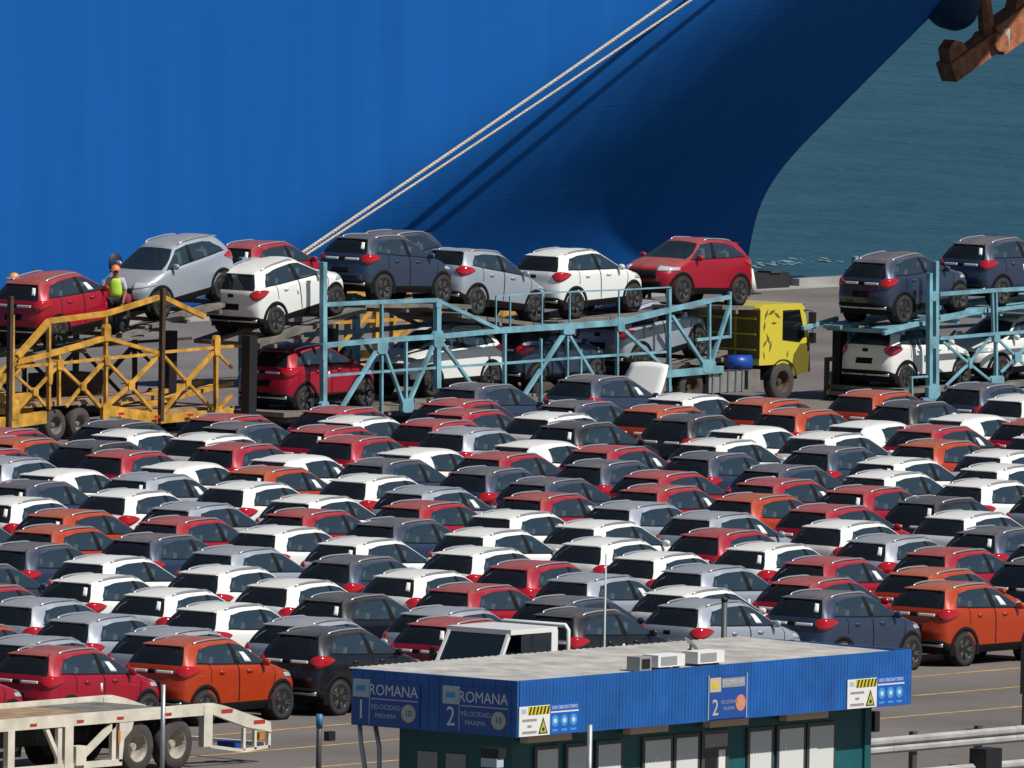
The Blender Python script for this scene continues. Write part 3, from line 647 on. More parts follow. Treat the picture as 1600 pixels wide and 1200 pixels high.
tb = empty('car_carrier', (0, 0, 0)); tag(tb, 'long pale blue car carrier trailer coupled to the yellow tractor truck', 'trailer', 'car carrier trailers')
truss(tb, TBLUE, -31.9, BLU, -34.5, BLU, TBLUE_G)
MB().box((-31.95, 30.35, 1.25), (.26, .30, 2.4)).build('rear_post', BLK, tb); MB().box((-34.5, 30.35, 1.25), (.24, .3, 2.4)).build('rear_post', BLK, tb)
for y in (36.1, 40.5, 44.7): MB().box((-33.9, y, 1.5), (.2, .2, 1.9)).build('jack_post', BLK, tb)
MB().box((-33.2, 39.5, .42), (2.5, 15.5, .12)).build('lower_deck', STEEL, tb)
for y in (42.6, 43.6): trailer_wheel(tb, -32.2, y, .42); trailer_wheel(tb, -34.2, y, .42)
MB().box((-31.75, 33.0, .35), (.05, 1.5, .12)).build('tail_bar', REDR, tb)
tb2 = empty('car_carrier', (0, 0, 0)); tag(tb2, 'pale blue car carrier trailer with twin rear posts and two slate blue cars on top', 'trailer', 'car carrier trailers')
truss(tb2, TBLUE2, -29.2, BLU, -31.8, BLU, TBLUE2_G)
X2 = -30.5
MB().box((X2-1.2, 54.35, 1.0), (.25, .3, 2.0)).build('rear_post', BLK, tb2); MB().box((X2, 60.4, .32), (2.5, 13, .12)).build('lower_deck', STEEL, tb2)
for y in (60.5, 61.5): trailer_wheel(tb2, -29.5, y, .4); trailer_wheel(tb2, -31.5, y, .4)
MB().box((-31.5, 53.55, .55), (.1, .1, 1.1)).build('bumper_frame', DKB, tb2); MB().box((-31.5, 53.95, .12), (.1, .7, .1)).build('bumper_frame', DKB, tb2); MB().box((-31.5, 53.95, 1.05), (.1, .7, .1)).build('bumper_frame', DKB, tb2)
DL = ['crimson red SUV nose up on the yellow trailer beside the worker', 'silver hatchback facing the worker on the yellow trailer', 'white SUV climbing the rear ramp of the long pale blue trailer', 'slate blue SUV on the crest of the long pale blue trailer',
 'silver SUV sloping down on the upper deck behind the guard rail', 'white SUV level on the upper deck behind the thin guard rail', 'crimson red SUV facing backwards above the yellow truck cab',
 'crimson red SUV on the lower deck beside the black post', 'white SUV facing backwards on the lower deck of the long trailer', 'slate blue SUV in the shade of the long trailer lower deck', 'silver SUV tilted up on the lower deck behind the truck cab',
 'slate blue SUV at the tail of the twin post trailer upper deck', 'slate blue SUV further forward on the twin post trailer upper deck', 'white SUV striped by shadows on the twin post trailer lower deck', 'white SUV facing backwards on the twin post trailer lower deck']
for (c, h, Xc, y, z, a, nme), lab in zip(DECK, DL):
    root = ty if nme == 'ytop' else tb2 if nme.startswith('b2') else tb
    make_car(c, (Xc, y, z), 0 if h > 0 else math.pi, math.radians(a if h > 0 else -a), True, lab, 'SUVs loaded on car carriers')
    if 'top' in nme or a > 4: track(root, Xc, y, z, a, STEEL if root is not tb2 else BLU)
    else: track(root, Xc, y, z, a, STEEL)
# a further carrier stands behind, its own two cars above the blue one
tk = empty('car_carrier', (0, 0, 0)); tag(tk, 'yellow car carrier trailer partly hidden behind the long pale blue trailer', 'trailer', 'car carrier trailers')
XK = -43.6
for X in (XK+1.3, XK-1.3):
    for y in (46.4, 48.4, 50.5, 52.4, 54.4): MB().box((X, y, 1.2), (.13, .13, 2.4)).build('post', YEL, tk)
    for y0, y1 in ((46.4, 48.4), (48.4, 50.5), (50.5, 52.4), (52.4, 54.4)):
        MB().beam((X, y0, .7), (X, y1, 2.1), .07, .09).build('brace', YEL, tk); MB().beam((X, y0, 1.7), (X, y1, 1.7), .08, .08).build('rail', YEL, tk)
    MB().beam((X, 45.4, 2.42), (X, 54.2, 2.42), .1, .14).build('rail', YEL, tk); MB().beam((X, 46.3, .6), (X, 54.2, .6), .1, .2).build('base_rail', YEL, tk)
for y in (49, 50): trailer_wheel(tk, XK+1.0, y, .42); trailer_wheel(tk, XK-1.0, y, .42)
for c, h, y, z, a, lab in (('R', 1, 45.70, 2.14, 2, 'crimson red SUV on the trailer furthest back against the hull'), ('D', -1, 50.27, 2.19, 3, 'slate blue SUV facing backwards on the trailer furthest back')):
    make_car(c, (XK, y, z), 0 if h > 0 else math.pi, math.radians(a*h), True, lab, 'SUVs loaded on car carriers'); track(tk, XK, y, z, a, STEEL)

# ---------------------------------------------------------------- tractor truck
TYL = mat('truck_yellow', (0.62, 0.52, 0.05), 0.4, coat=0.4, dust=0.2)
TOL = mat('truck_shade_decal_olive', (0.15, 0.125, 0.018), 0.5)  # shade painted on back panels and skirts as darkened yellow; also decal colour
tr = empty('tractor_truck', (-33.15, 51.0, 0)); tag(tr, 'yellow cab-over tractor truck with leaf decals and a blue drum on its chassis', 'truck')
def tb_(name, mb, m_): o = mb.build(name, m_, tr); return o
cab = MB(); prof = [(.25, .95), (.25, 2.42), (.36, 2.52), (2.0, 2.50), (2.16, 2.38), (2.34, 1.55), (2.38, .75), (1.72, .62), (1.62, .95)]
cab.prism(prof, -1.2, 1.2); tb_('cab', cab, TYL)
for x in (-.85, 0, .85): tb_('back_panel', MB().box((x, .235, 1.75), (.74, .03, 1.25)), TOL)  # cab's shaded rear face, put into the colour
for z in (1.35, 1.75, 2.15): tb_('back_rib', MB().box((0, .21, z), (2.2, .03, .05)), TYL)
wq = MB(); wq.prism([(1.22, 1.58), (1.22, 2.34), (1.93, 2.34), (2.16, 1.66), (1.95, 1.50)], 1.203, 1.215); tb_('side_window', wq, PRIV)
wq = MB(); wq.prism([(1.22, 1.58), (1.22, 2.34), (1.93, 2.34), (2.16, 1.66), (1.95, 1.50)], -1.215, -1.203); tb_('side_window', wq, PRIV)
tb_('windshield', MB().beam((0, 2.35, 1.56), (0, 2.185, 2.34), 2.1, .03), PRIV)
lower = MB(); lower.prism([(1.60, .64), (1.72, 1.2), (1.98, 1.46), (2.36, 1.46), (2.40, .72)], 1.203, 1.222); tb_('door_skirt', lower, TOL)  # shading of the lower cab front painted as dark olive
lower = MB(); lower.prism([(1.60, .64), (1.72, 1.2), (1.98, 1.46), (2.36, 1.46), (2.40, .72)], -1.222, -1.203); tb_('door_skirt', lower, TOL)
random.seed(8)
for ly, lz, ang, ln in ((.52, 2.25, 60, .34), (.75, 2.3, 20, .36), (.98, 2.22, -30, .34), (.45, 1.95, 80, .3), (.62, 1.62, 120, .36), (.48, 1.5, 50, .3), (.72, 1.42, 75, .32), (.45, 1.2, 100, .24), (1.45, 1.2, 80, .22), (.85, 2.02, 0, .26)):
    a = math.radians(ang); d = Vector((0, math.cos(a), math.sin(a))); p = Vector((0, -math.sin(a), math.cos(a))); c0 = Vector((1.204, ly, lz))
    pts = [c0-d*ln/2, c0+p*ln*.16, c0+d*ln/2, c0-p*ln*.13]; g = MB(); g.prism([(q.y, q.z) for q in pts], 1.2005, 1.2045); tb_('leaf_decal', g, TOL)
for sx in (1, -1):
    tb_('mirror', MB().box((sx*1.32, 2.33, 2.05), (.16, .12, .42)).box((sx*1.32, 2.34, 1.6), (.16, .12, .26)), BLK)
    tb_('mirror_arm', MB().tube([(sx*1.18, 2.1, 2.32), (sx*1.33, 2.33, 2.3), (sx*1.33, 2.33, 1.45), (sx*1.18, 2.2, 1.45)], .018, 6), BLK)
tb_('chassis', MB().box((0, -1.2, .78), (.9, 6.2, .24)), DKB)
tb_('fuel_tank', MB().box((.98, -1.15, .58), (.5, 1.5, .52)), GALV)
for y in (-1.75, -1.42, -1.1, -.78, -.5): tb_('tank_strap', MB().box((1.0, y, .58), (.52, .06, .56)), STEEL)
dr = MB(); dr.cyl((.62, -.35, 1.02), (1.0, .16, 1.02), .20, .20, 18); tb_('drum', dr, mat('blue_drum', (.01, .06, .33), .4))
tb_('battery_box', MB().box((.95, .05, .6), (.5, .5, .5)), STEEL)
for y in (1.25, -2.6):
    for sx in (1, -1):
        trailer_wheel(tr, sx*1.08, y, .5, .3, DKB)
fd = MB(); n = 14; vs = []
for k in range(n+1):
    t = math.radians(5+170*k/n)
    for xx in (.82, 1.24): vs.append((xx, -2.6+.58*math.cos(t), .5+.58*math.sin(t)))
fd.add(vs, [(2*k, 2*k+1, 2*k+3, 2*k+2) for k in range(n)], True); tb_('mudguard', fd, PLASTIC)
fd = MB(); fd.add([(v[0], v[1]+3.85, v[2]) for v in vs], [(2*k, 2*k+1, 2*k+3, 2*k+2) for k in range(n)], True); tb_('mudguard', fd, PLASTIC)
tb_('fifth_wheel', MB().cyl((0, -2.4, .92), (0, -2.4, 1.02), .5, .5, 18), DKB)

# ---------------------------------------------------------------- ship
HB = bpy.data.materials.new('hull_blue'); HB.use_nodes = True; n = HB.node_tree; b = n.nodes['Principled BSDF']
b.inputs['Roughness'].default_value = 0.6; b.inputs['Specular IOR Level'].default_value = 0.06
geo = n.nodes.new('ShaderNodeNewGeometry'); mp = n.nodes.new('ShaderNodeMapping'); mp.inputs['Scale'].default_value = (1, 1, .07); n.links.new(geo.outputs['Position'], mp.inputs[0])
nz = n.nodes.new('ShaderNodeTexNoise'); nz.inputs['Scale'].default_value = .9; nz.inputs['Detail'].default_value = 7; n.links.new(mp.outputs[0], nz.inputs[0])
cr = n.nodes.new('ShaderNodeValToRGB'); cr.color_ramp.elements[0].position = .3; cr.color_ramp.elements[0].color = (.0066, .088, .325, 1); cr.color_ramp.elements[1].position = .75; cr.color_ramp.elements[1].color = (.0088, .104, .365, 1)
e3 = cr.color_ramp.elements.new(.82); e3.color = (.016, .115, .37, 1)
n.links.new(nz.outputs[0], cr.inputs[0]); n.links.new(cr.outputs[0], b.inputs['Base Color'])
n2 = n.nodes.new('ShaderNodeTexNoise'); n2.inputs['Scale'].default_value = .35; n2.inputs['Detail'].default_value = 2; n.links.new(geo.outputs['Position'], n2.inputs[0])
bp = n.nodes.new('ShaderNodeBump'); bp.inputs['Strength'].default_value = .12; bp.inputs['Distance'].default_value = .25; n.links.new(n2.outputs[0], bp.inputs['Height'])
sxyz = n.nodes.new('ShaderNodeSeparateXYZ'); cxyz = n.nodes.new('ShaderNodeCombineXYZ'); n.links.new(geo.outputs['Position'], sxyz.inputs[0]); n.links.new(sxyz.outputs[1], cxyz.inputs[0]); n.links.new(sxyz.outputs[2], cxyz.inputs[1])
brk = n.nodes.new('ShaderNodeTexBrick'); brk.inputs['Scale'].default_value = 1; brk.inputs['Mortar Size'].default_value = .025; brk.inputs['Mortar Smooth'].default_value = 1; brk.inputs['Brick Width'].default_value = 9; brk.inputs['Row Height'].default_value = 2.6; n.links.new(cxyz.outputs[0], brk.inputs['Vector'])
bp2 = n.nodes.new('ShaderNodeBump'); bp2.inputs['Strength'].default_value = .25; bp2.inputs['Distance'].default_value = .012; n.links.new(brk.outputs['Fac'], bp2.inputs['Height']); n.links.new(bp.outputs[0], bp2.inputs['Normal']); n.links.new(bp2.outputs[0], b.inputs['Normal'])
sh = empty('cargo_ship', (-81.5, 60, 0)); tag(sh, 'huge blue ship hull with flared bow moored along the quay', 'ship')
XC, BH = -81.5, 15.1
SZ = [-3.5, -1.53, -1.15, -0.19, 0.77, 1.54, 2.47, 3.4, 5.09, 6.98, 12.0, 16.0]
SY = [115.0, 115.6, 115.78, 115.94, 116.27, 116.79, 118.04, 119.63, 122.49, 125.7, 133.8, 139.91]
_sz = np.linspace(SZ[0], SZ[-1], 400); _ss = pchip(np.array(SZ), np.array(SY)[:, None], _sz)[:, 0]
for _ in range(260): _ss[1:-1] = .25*_ss[:-2]+.5*_ss[1:-1]+.25*_ss[2:]
def stem(z): return float(np.interp(z, _sz, _ss))
def hb(y, z):  # half breadth: the curved entrance starts further forward the higher up the side
    ys = stem(z); y0 = 69.5+2.8*z
    if y >= ys: return 0.0
    s = min((ys-y)/max(ys-y0, 12.0), 1.0); return BH*(1-(1-s)**1.5)
zs = np.concatenate([np.linspace(-3.5, 12, 56), np.linspace(12.6, 16, 6)])
us = 1-np.linspace(0, 1, 90)**1.7
hull = MB()
for sg in (1, -1):
    vs = []
    for z in zs:
        ys = stem(z)
        for u in us:
            y = -40+(ys+40)*(1-(1-u)); vs.append((sg*hb(y, z), y-60, z))
    W = len(us); fs = [(i*W+j, i*W+j+1, (i+1)*W+j+1, (i+1)*W+j) for i in range(len(zs)-1) for j in range(W-1)]
    hull.add(vs, fs, True)
hull.build('hull', HB, sh)
dk = MB(); prof = [(hb(y, 16), y-60, 16) for y in np.linspace(-40, stem(16), 40)]; dk.add([p for p in prof]+[(-p[0], p[1], 16) for p in reversed(prof)], [tuple(range(80))]); dk.build('deck', HB, sh)
hole = MB(); hole.lathe_x([(-.3, 0), (.06, 0.0), (.06, .26), (.0, .30)], (BH, 67.16-60, 1.47), 20); hole.build('side_port', mat('dark_port', (.006, .012, .04), .6), sh)
# ropes from the quay bollard up to the bow
ROPE = mat('mooring_rope_fibre', (.48, .41, .33), .9, var=.25, vscale=14)
ROPE2 = ROPE
def rope(a, b_, sag, r, lab):
    a, b_ = Vector(a), Vector(b_); pts = []
    for i in range(41):
        t = i/40; p = a.lerp(b_, t); p.z -= sag*4*t*(1-t); pts.append(p)
    g = MB(); 
    for s in range(3):                          # three laid strands
        sp = []
        for i in range(40*26+1):
            t = i/(40*26); k = min(int(t*40), 39); f = t*40-k; p = pts[k].lerp(pts[k+1], f); d = (pts[k+1]-pts[k]).normalized(); u = d.orthogonal().normalized(); v = d.cross(u)
            an = 2*math.pi*(s/3)+t*(b_-a).length*15; sp.append(p+u*(r*.55*math.cos(an))+v*(r*.55*math.sin(an)))
        g.tube(sp, r*.62, 5)
    tag(g.build('mooring_rope', ROPE), lab, 'rope', 'mooring ropes')
rope((-64.25, 69.92, .58), (-66.38, 99.98, 11.52), .10, .042, 'thicker pale mooring rope stretched from quay to ship bow')
rope((-64.25, 69.92, .50), (-66.38, 101.26, 11.50), .11, .032, 'thinner pale mooring rope below its twin, from quay to bow')

# quay bollards, fender block, marker cone
IRON = mat('bollard_iron', (.05, .045, .04), .6, var=.3, vscale=5)
def bollard(x, y, lab):
    g = MB(); g.cyl((0, 0, 0), (0, 0, .08), .42, .42, 18); g.cyl((0, 0, .08), (0, 0, .5), .2, .22, 16); g.cyl((0, 0, .5), (0, 0, .68), .36, .30, 16); g.cyl((.0, 0, .68), (0, 0, .74), .30, .15, 16)
    o = g.build('mooring_bollard', IRON); o.location = (x, y, .012); tag(o, lab, 'bollard', 'mooring bollards')
bollard(-64.2, 69.92, 'black iron mooring bollard holding the ship ropes')
fb = empty('fender_block', (-64.15, 93.4, .012)); tag(fb, 'black rubber fender block lying on the quay edge', 'fender')
MB().box((0, 0, .22), (.5, 2.6, .44)).build('block', mat('fender_rubber', (.015, .015, .017), .7), fb); MB().box((.05, .6, .47), (.5, .5, .06)).build('lashing_plate', IRON, fb)
cn = empty('traffic_cone', (-62.6, 91.2, 0)); tag(cn, 'small white traffic cone beside the fender block', 'cone')
MB().cyl((0, 0, .03), (0, 0, .72), .17, .03, 16).build('cone', mat('cone_white', (.7, .66, .6), .6), cn); MB().box((0, 0, .015), (.42, .42, .03)).build('base', BLK, cn)

# anchor hanging from its bolster at the stem
RUST = mat('anchor_rust', (.33, .115, .055), .85, var=.45, vscale=3.5, bump=.6, bscale=8)
bo = MB(); bo.tube([(.9, 63.0, 9.0), (.9, 64.2, 7.6), (.9, 65.0, 6.7), (.9, 65.25, 6.4)], [1.5, 1.15, .8, .5], 18); bo.build('anchor_bolster', mat('bolster_shade_navy', (.004, .018, .06), .6), sh)  # shade under the hull overhang painted in as dark navy
an = empty('anchor', (-80.2, 126.2, 5.75)); an.rotation_euler = (0, 0, math.radians(-8)); tag(an, 'rusty stockless anchor hanging at the ship bow', 'anchor')
D_ = Vector((0, .90, .44)).normalized(); Nn = Vector((0, -.44, .90)).normalized()
def hexbar(mb, a, b_, w0, h0, w1, h1):
    d = (b_-a).normalized(); u = Vector((1, 0, 0)); v = d.cross(u); vs = []
    for p, w_, h_ in ((a, w0, h0), (a.lerp(b_, .12), w0*1.12, h0*1.12), (a.lerp(b_, .88), w1*1.12, h1*1.12), (b_, w1, h1)):
        for i, j in ((-1, -.5), (-.5, -1), (.5, -1), (1, -.5), (1, .5), (.5, 1), (-.5, 1), (-1, .5)): vs.append(p+u*(i*w_/2)+v*(j*h_/2))
    return mb.add(vs, [(8*r+k, 8*r+(k+1) % 8, 8*r+8+(k+1) % 8, 8*r+8+k) for r in range(3) for k in range(8)]+[tuple(range(7, -1, -1)), tuple(range(24, 32))])
MB().beam(D_*-2.1, D_*.05, .66, .62).build('crown', RUST, an); MB().beam(D_*.05, D_*2.05, .78, .95).build('crown', RUST, an)
for s, l in ((-1, 1.6), (1, 1.6)):
    f = MB(); f.prism([((D_*(s*l)+Nn*h_+D_*(s*k_)).y, (D_*(s*l)+Nn*h_+D_*(s*k_)).z) for k_, h_ in ((-.45, .2), (.42, .2), (.30, .72), (-.05, .85), (-.35, .6))], -.24, .24); f.build('fluke', RUST, an)
hexbar(MB(), Vector((0, -.1, .05)), Vector((0, -.55, 2.6)), .4, .42, .34, .36).build('shank', RUST, an)
MB().cyl((-.52, 0, 0), (.52, 0, 0), .3, .3, 14).build('crown_pin', RUST, an)
MB().box(D_*.35+Vector((.36, 0, 0)), (.06, .3, .5)).build('paint_patch', FILM, an)

# ---------------------------------------------------------------- gatehouse
FBL = mat('fascia_blue', (.009, .098, .35), .5, var=.2, vscale=1.6, bump=.15, bscale=6)
SBL = mat('sign_blue', (.010, .070, .30), .4)
TEAL = mat('teal_wall', (.005, .088, .098), .55, var=.1, vscale=2)
ROOF = mat('roof_sheet', (.40, .38, .35), .85, var=.3, vscale=1.7, bump=.3, bscale=10)
WHT = mat('white_board', (.74, .73, .70), .5); GRY = mat('grey_print', (.28, .28, .28), .6); LTG = mat('light_print', (.60, .66, .74), .5)
BLD = mat('window_blind', (.62, .63, .60), .7); FRM = mat('dark_frame', (.06, .06, .06), .5); HYEL = mat('hazard_yellow', (.62, .50, .02), .5); HBLK = mat('hazard_black', (.015, .015, .015), .5)
CYN = mat('sign_cyan', (.05, .30, .62), .5); PALE = mat('sign_pale', (.40, .50, .55), .5); TAN = mat('sign_tan', (.55, .42, .28), .6); ORG = mat('sign_orange', (.62, .22, .13), .6)
X0, X1, YA, YB, Z0, Z1 = 44.68, 48.5, -61.7, -49.86, 2.40, 3.42
gh = empty('gatehouse', ((X0+X1)/2, (YA+YB)/2, 0)); tag(gh, 'low gatehouse with bright blue fascia and grey sheet roof beside the yard', 'building')
GO = Vector(gh.location)
def gb(name, mb, m_, parent=None):
    mb.v = [(v[0]-GO.x, v[1]-GO.y, v[2]) for v in mb.v]; return mb.build(name, m_, parent or gh)
# roof sheets, each with ribs
ns = 15
for k in range(ns):
    y0 = YA+.05+(YB-YA-.1)*k/ns; y1 = YA+.05+(YB-YA-.1)*(k+1)/ns-.006; g = MB(); pr = []
    for j in range(9):
        yy = y0+(y1-y0)*j/8; pr.append((yy, Z1-.055+(.022 if j % 2 else 0)))
    vs = [(X0-.12, y, z+.05) for y, z in pr]+[(X1-.06, y, z-.015) for y, z in pr]+[(X0-.12, y, z) for y, z in pr]+[(X1-.06, y, z-.065) for y, z in pr]
    fs = [(j, j+1, 9+j+1, 9+j) for j in range(8)]+[(18+j, 27+j, 27+j+1, 18+j+1) for j in range(8)]+[(j, 18+j, 18+j+1, j+1) for j in range(8)]+[(9+j, 9+j+1, 27+j+1, 27+j) for j in range(8)]
    gb('roof_sheet', g.add(vs, fs), ROOF)
# fascia: panels on the short side, ribbed boards on the long side
npn = 15
for k in range(npn):
    xa = X0+(X1-X0)*k/npn; xb = X0+(X1-X0)*(k+1)/npn-.012
    gb('fascia_panel', MB().box2((xa, YA, Z0), (xb, YA+.06, Z1)), FBL)
npn = 12
for k in range(npn):
    ya = YA+.065+(YB-YA-.065)*k/npn; yb = YA+.065+(YB-YA-.065)*(k+1)/npn-.004; g = MB(); nr = 10; pr = []
    for j in range(nr):
        a = ya+(yb-ya)*j/nr; d = (yb-ya)/nr; pr += [(X1, a), (X1, a+d*.55), (X1-.010, a+d*.65), (X1-.010, a+d*.9)]
    pr += [(X1, yb)]; nP = len(pr); vs = [(x, y, Z0) for x, y in pr]+[(x, y, Z1) for x, y in pr]+[(X1-.06, ya, Z0), (X1-.06, yb, Z0), (X1-.06, ya, Z1), (X1-.06, yb, Z1)]
    fs = [(j, j+1, nP+j+1, nP+j) for j in range(nP-1)]+[(2*nP, 2*nP+2, 2*nP+3, 2*nP+1), tuple([2*nP+2]+list(range(nP, 2*nP))+[2*nP+3])]
    gb('fascia_panel', g.add(vs, fs), FBL)
gb('fascia_panel', MB().box2((X0, YB-.06, Z0), (X1-.07, YB, Z1)), FBL)
gb('soffit', MB().box2((X0+.02, YA+.07, Z0+.03), (X1-.08, YB-.07, Z0+.07)), FRM)
WX0, WX1, WY0, WY1 = 45.25, 47.85, -61.0, -50.3
gb('wall', MB().box2((WX0, WY0, 0), (WX1, WY1, Z0+.03)), TEAL)
gb('corner_column', MB().box2((WX1-.1, WY1-.16, 0), (WX1+.05, WY1+.03, Z0+.02)), TEAL)
for a, b_ in ((-60.32, -59.72), (-59.41, -58.85), (-58.52, -57.86), (-57.13, -56.37), (-56.19, -55.56), (-53.97, -53.33), (-53.08, -52.35), (-52.16, -51.43)):
    wn = gb('window', MB().box2((WX1+.002, a-.07, .75), (WX1+.05, b_+.07, 2.13)), FRM)
    gb('blind', MB().box2((WX1+.052, a, .82), (WX1+.056, b_, 2.06)), BLD, wn)
    gb('sill', MB().box2((WX1+.002, a-.09, .68), (WX1+.12, b_+.09, .745)), GALV, wn)
dr = gb('door', MB().box2((WX1+.002, -55.42, .02), (WX1+.045, -54.60, 2.15)), FRM)
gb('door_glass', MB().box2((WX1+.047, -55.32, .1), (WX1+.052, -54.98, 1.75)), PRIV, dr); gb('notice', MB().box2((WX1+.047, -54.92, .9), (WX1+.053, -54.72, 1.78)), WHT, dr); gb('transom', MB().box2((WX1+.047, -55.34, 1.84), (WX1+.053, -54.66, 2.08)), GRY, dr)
for a, b_ in ((-60.9, -59.6), (-57.87, -56.73), (-55.48, -54.32), (-53.16, -51.89)):
    gb('light_fitting', MB().box2((47.95, a, 2.23), (48.12, b_, 2.36)), TAN)
for xa in (45.7, 46.35): gb('grey_hatch', MB().box2((xa, WY0-.03, .4), (xa+.45, WY0-.002, 1.95)), GRY)
fl = gb('flood_lamp', MB().box2((47.9, YA-.28, 2.02), (48.3, YA-.06, 2.2)), BLK); gb('lens', MB().box2((47.92, YA-.30, 1.86), (48.28, YA-.1, 2.015)), PALE, fl)
fl = gb('flood_lamp', MB().box2((47.3, YB+.1, 1.82), (47.6, YB+.25, 2.2)), BLK)
# boards on the short face
RF = (math.radians(90), 0, 0); RS = (math.radians(90), 0, math.radians(90))
def at(x, y, z): return (x-GO.x, y-GO.y, z)
for k, (xa, num) in enumerate(((X0+.05, '1'), (X0+2.12, '2'))):
    s = gb('sign_board', MB().box2((xa, YA-.022, Z0+.03), (xa+1.54, YA-.003, Z1-.17)), SBL)
    s['label'] = 'blue gate board reading ROMANA '+num
    gb('logo_field', MB().box2((xa, YA-.028, Z1-.50), (xa+.37, YA-.023, Z1-.175)), PALE, s)
    gb('logo_mark', MB().box2((xa+.08, YA-.033, Z1-.39), (xa+.29, YA-.029, Z1-.29)), CYN, s)
    gb('divider', MB().box2((xa+.375, YA-.026, Z0+.05), (xa+.392, YA-.023, Z1-.18)), PALE, s); gb('divider', MB().box2((xa+.42, YA-.026, Z1-.525), (xa+1.50, YA-.023, Z1-.505)), PALE, s)
    text('lettering', 'ROMANA', .285, LTG, s, at(xa+.93, YA-.024, Z1-.36), RF, sx=.92); text('numeral', num, .50, LTG, s, at(xa+.19, YA-.024, Z0+.28), RF, sx=.85)
    text('lettering', 'VELOCIDAD', .125, PALE, s, at(xa+.76, YA-.024, Z0+.36), RF); text('lettering', 'MAXIMA', .125, PALE, s, at(xa+.76, YA-.024, Z0+.20), RF)
    c = MB(); c.cyl((xa+1.29, YA-.03, Z0+.28), (xa+1.29, YA-.023, Z0+.28), .165, .165, 28); gb('speed_ring', c, TAN, s)
    c = MB(); c.cyl((xa+1.29, YA-.034, Z0+.28), (xa+1.29, YA-.031, Z0+.28), .125, .125, 28); gb('speed_disc', c, PALE, s)
    text('speed_numeral', '10', .17, HBLK, s, at(xa+1.29, YA-.035, Z0+.28), RF)
# boards on the long face
def safety(y0):
    s = gb('sign_board', MB().box2((X1+.003, y0, Z0+.01), (X1+.02, y0+.90, Z0+.55)), WHT); s['label'] = 'white safety board with hazard stripes and warning triangle'
    gb('logo_mark', MB().box2((X1+.021, y0+.06, Z0+.425), (X1+.024, y0+.20, Z0+.51)), PALE, s)
    st = gb('hazard_band', MB().box2((X1+.021, y0+.25, Z0+.395), (X1+.024, y0+.89, Z0+.54)), HYEL, s)
    for k in range(6):
        a = y0+.27+k*.105; g = MB(); g.prism([(a, Z0+.396), (a+.045, Z0+.396), (a+.095, Z0+.539), (a+.05, Z0+.539)], X1+.025, X1+.028); gb('hazard_stripe', g, HBLK, s)
    for z, wd in ((.30, .42), (.19, .12), (.08, .42)): gb('print_line', MB().box2((X1+.021, y0+.30-wd/2, Z0+z-.022), (X1+.024, y0+.30+wd/2, Z0+z+.022)), GRY, s)
    g = MB(); g.prism([(y0+.56, Z0+.04), (y0+.84, Z0+.04), (y0+.70, Z0+.34)], X1+.021, X1+.024); gb('warning_triangle', g, HBLK, s)
    g = MB(); g.prism([(y0+.60, Z0+.06), (y0+.80, Z0+.06), (y0+.70, Z0+.28)], X1+.025, X1+.028); gb('warning_face', g, mat('warn_green', (.42, .45, .06), .5), s)
    g = MB(); g.cyl((X1+.028, y0+.70, Z0+.12), (X1+.031, y0+.70, Z0+.12), .035, .035, 12); gb('warning_mark', g, HBLK, s)
    t = gb('sign_board', MB().box2((X1+.003, y0+.905, Z0+.01), (X1+.02, y0+1.76, Z0+.55)), mat('sign_mid_blue', (.012, .10, .45), .4)); t['label'] = 'blue board of protective gear pictograms'
    text('lettering', 'USO OBLIGATORIO', .085, LTG, t, at(X1+.022, y0+1.33, Z0+.49), RS, sx=1.0); gb('rule', MB().box2((X1+.021, y0+.92, Z0+.40), (X1+.024, y0+1.74, Z0+.425)), WHT, t)
    for k in range(3):
        c = MB(); c.cyl((X1+.021, y0+1.05+k*.27, Z0+.25), (X1+.024, y0+1.05+k*.27, Z0+.25), .105, .105, 20); gb('pictogram_disc', c, CYN, t)
        c = MB(); c.cyl((X1+.025, y0+1.05+k*.27, Z0+.25), (X1+.028, y0+1.05+k*.27, Z0+.25), .045, .045, 12); gb('pictogram', c, LTG, t)
        gb('print_line', MB().box2((X1+.021, y0+.97+k*.27, Z0+.06), (X1+.024, y0+1.13+k*.27, Z0+.10)), CYN, t)
safety(YA+.03); safety(-51.85)
s = gb('sign_board', MB().box2((X1+.003, -56.05, Z0+.03), (X1+.02, -54.93, Z0+.82)), SBL); s['label'] = 'faded gate board numbered 2 with an orange speed disc'
gb('logo_field', MB().box2((X1+.021, -56.03, Z0+.53), (X1+.024, -55.70, Z0+.79)), TAN, s); gb('logo_mark', MB().box2((X1+.025, -55.95, Z0+.60), (X1+.028, -55.80, Z0+.70)), HYEL, s)
gb('header', MB().box2((X1+.021, -55.67, Z0+.60), (X1+.024, -54.98, Z0+.77)), GRY, s); text('lettering', 'ROMANA', .14, PALE, s, at(X1+.026, -55.33, Z0+.685), RS, sx=1.1)
text('numeral', '2', .42, TAN, s, at(X1+.022, -55.86, Z0+.23), RS, sx=.95)
text('lettering', 'VELOCIDAD', .09, GRY, s, at(X1+.022, -55.45, Z0+.33), RS); text('lettering', 'MAXIMA', .09, GRY, s, at(X1+.022, -55.45, Z0+.21), RS)
c = MB(); c.cyl((X1+.021, -55.10, Z0+.30), (X1+.024, -55.10, Z0+.30), .15, .15, 24); gb('speed_disc', c, ORG, s); text('speed_numeral', '10', .16, TAN, s, at(X1+.026, -55.10, Z0+.30), RS)
for a, b_, z0, z1 in ((-56.02, -51.0, 0, 0),):
    pass
for a in (-56.08, -54.93): gb('sign_edge', MB().box2((X1+.003, a, Z0+.02), (X1+.026, a+.02, Z0+.84)), PALE, s)
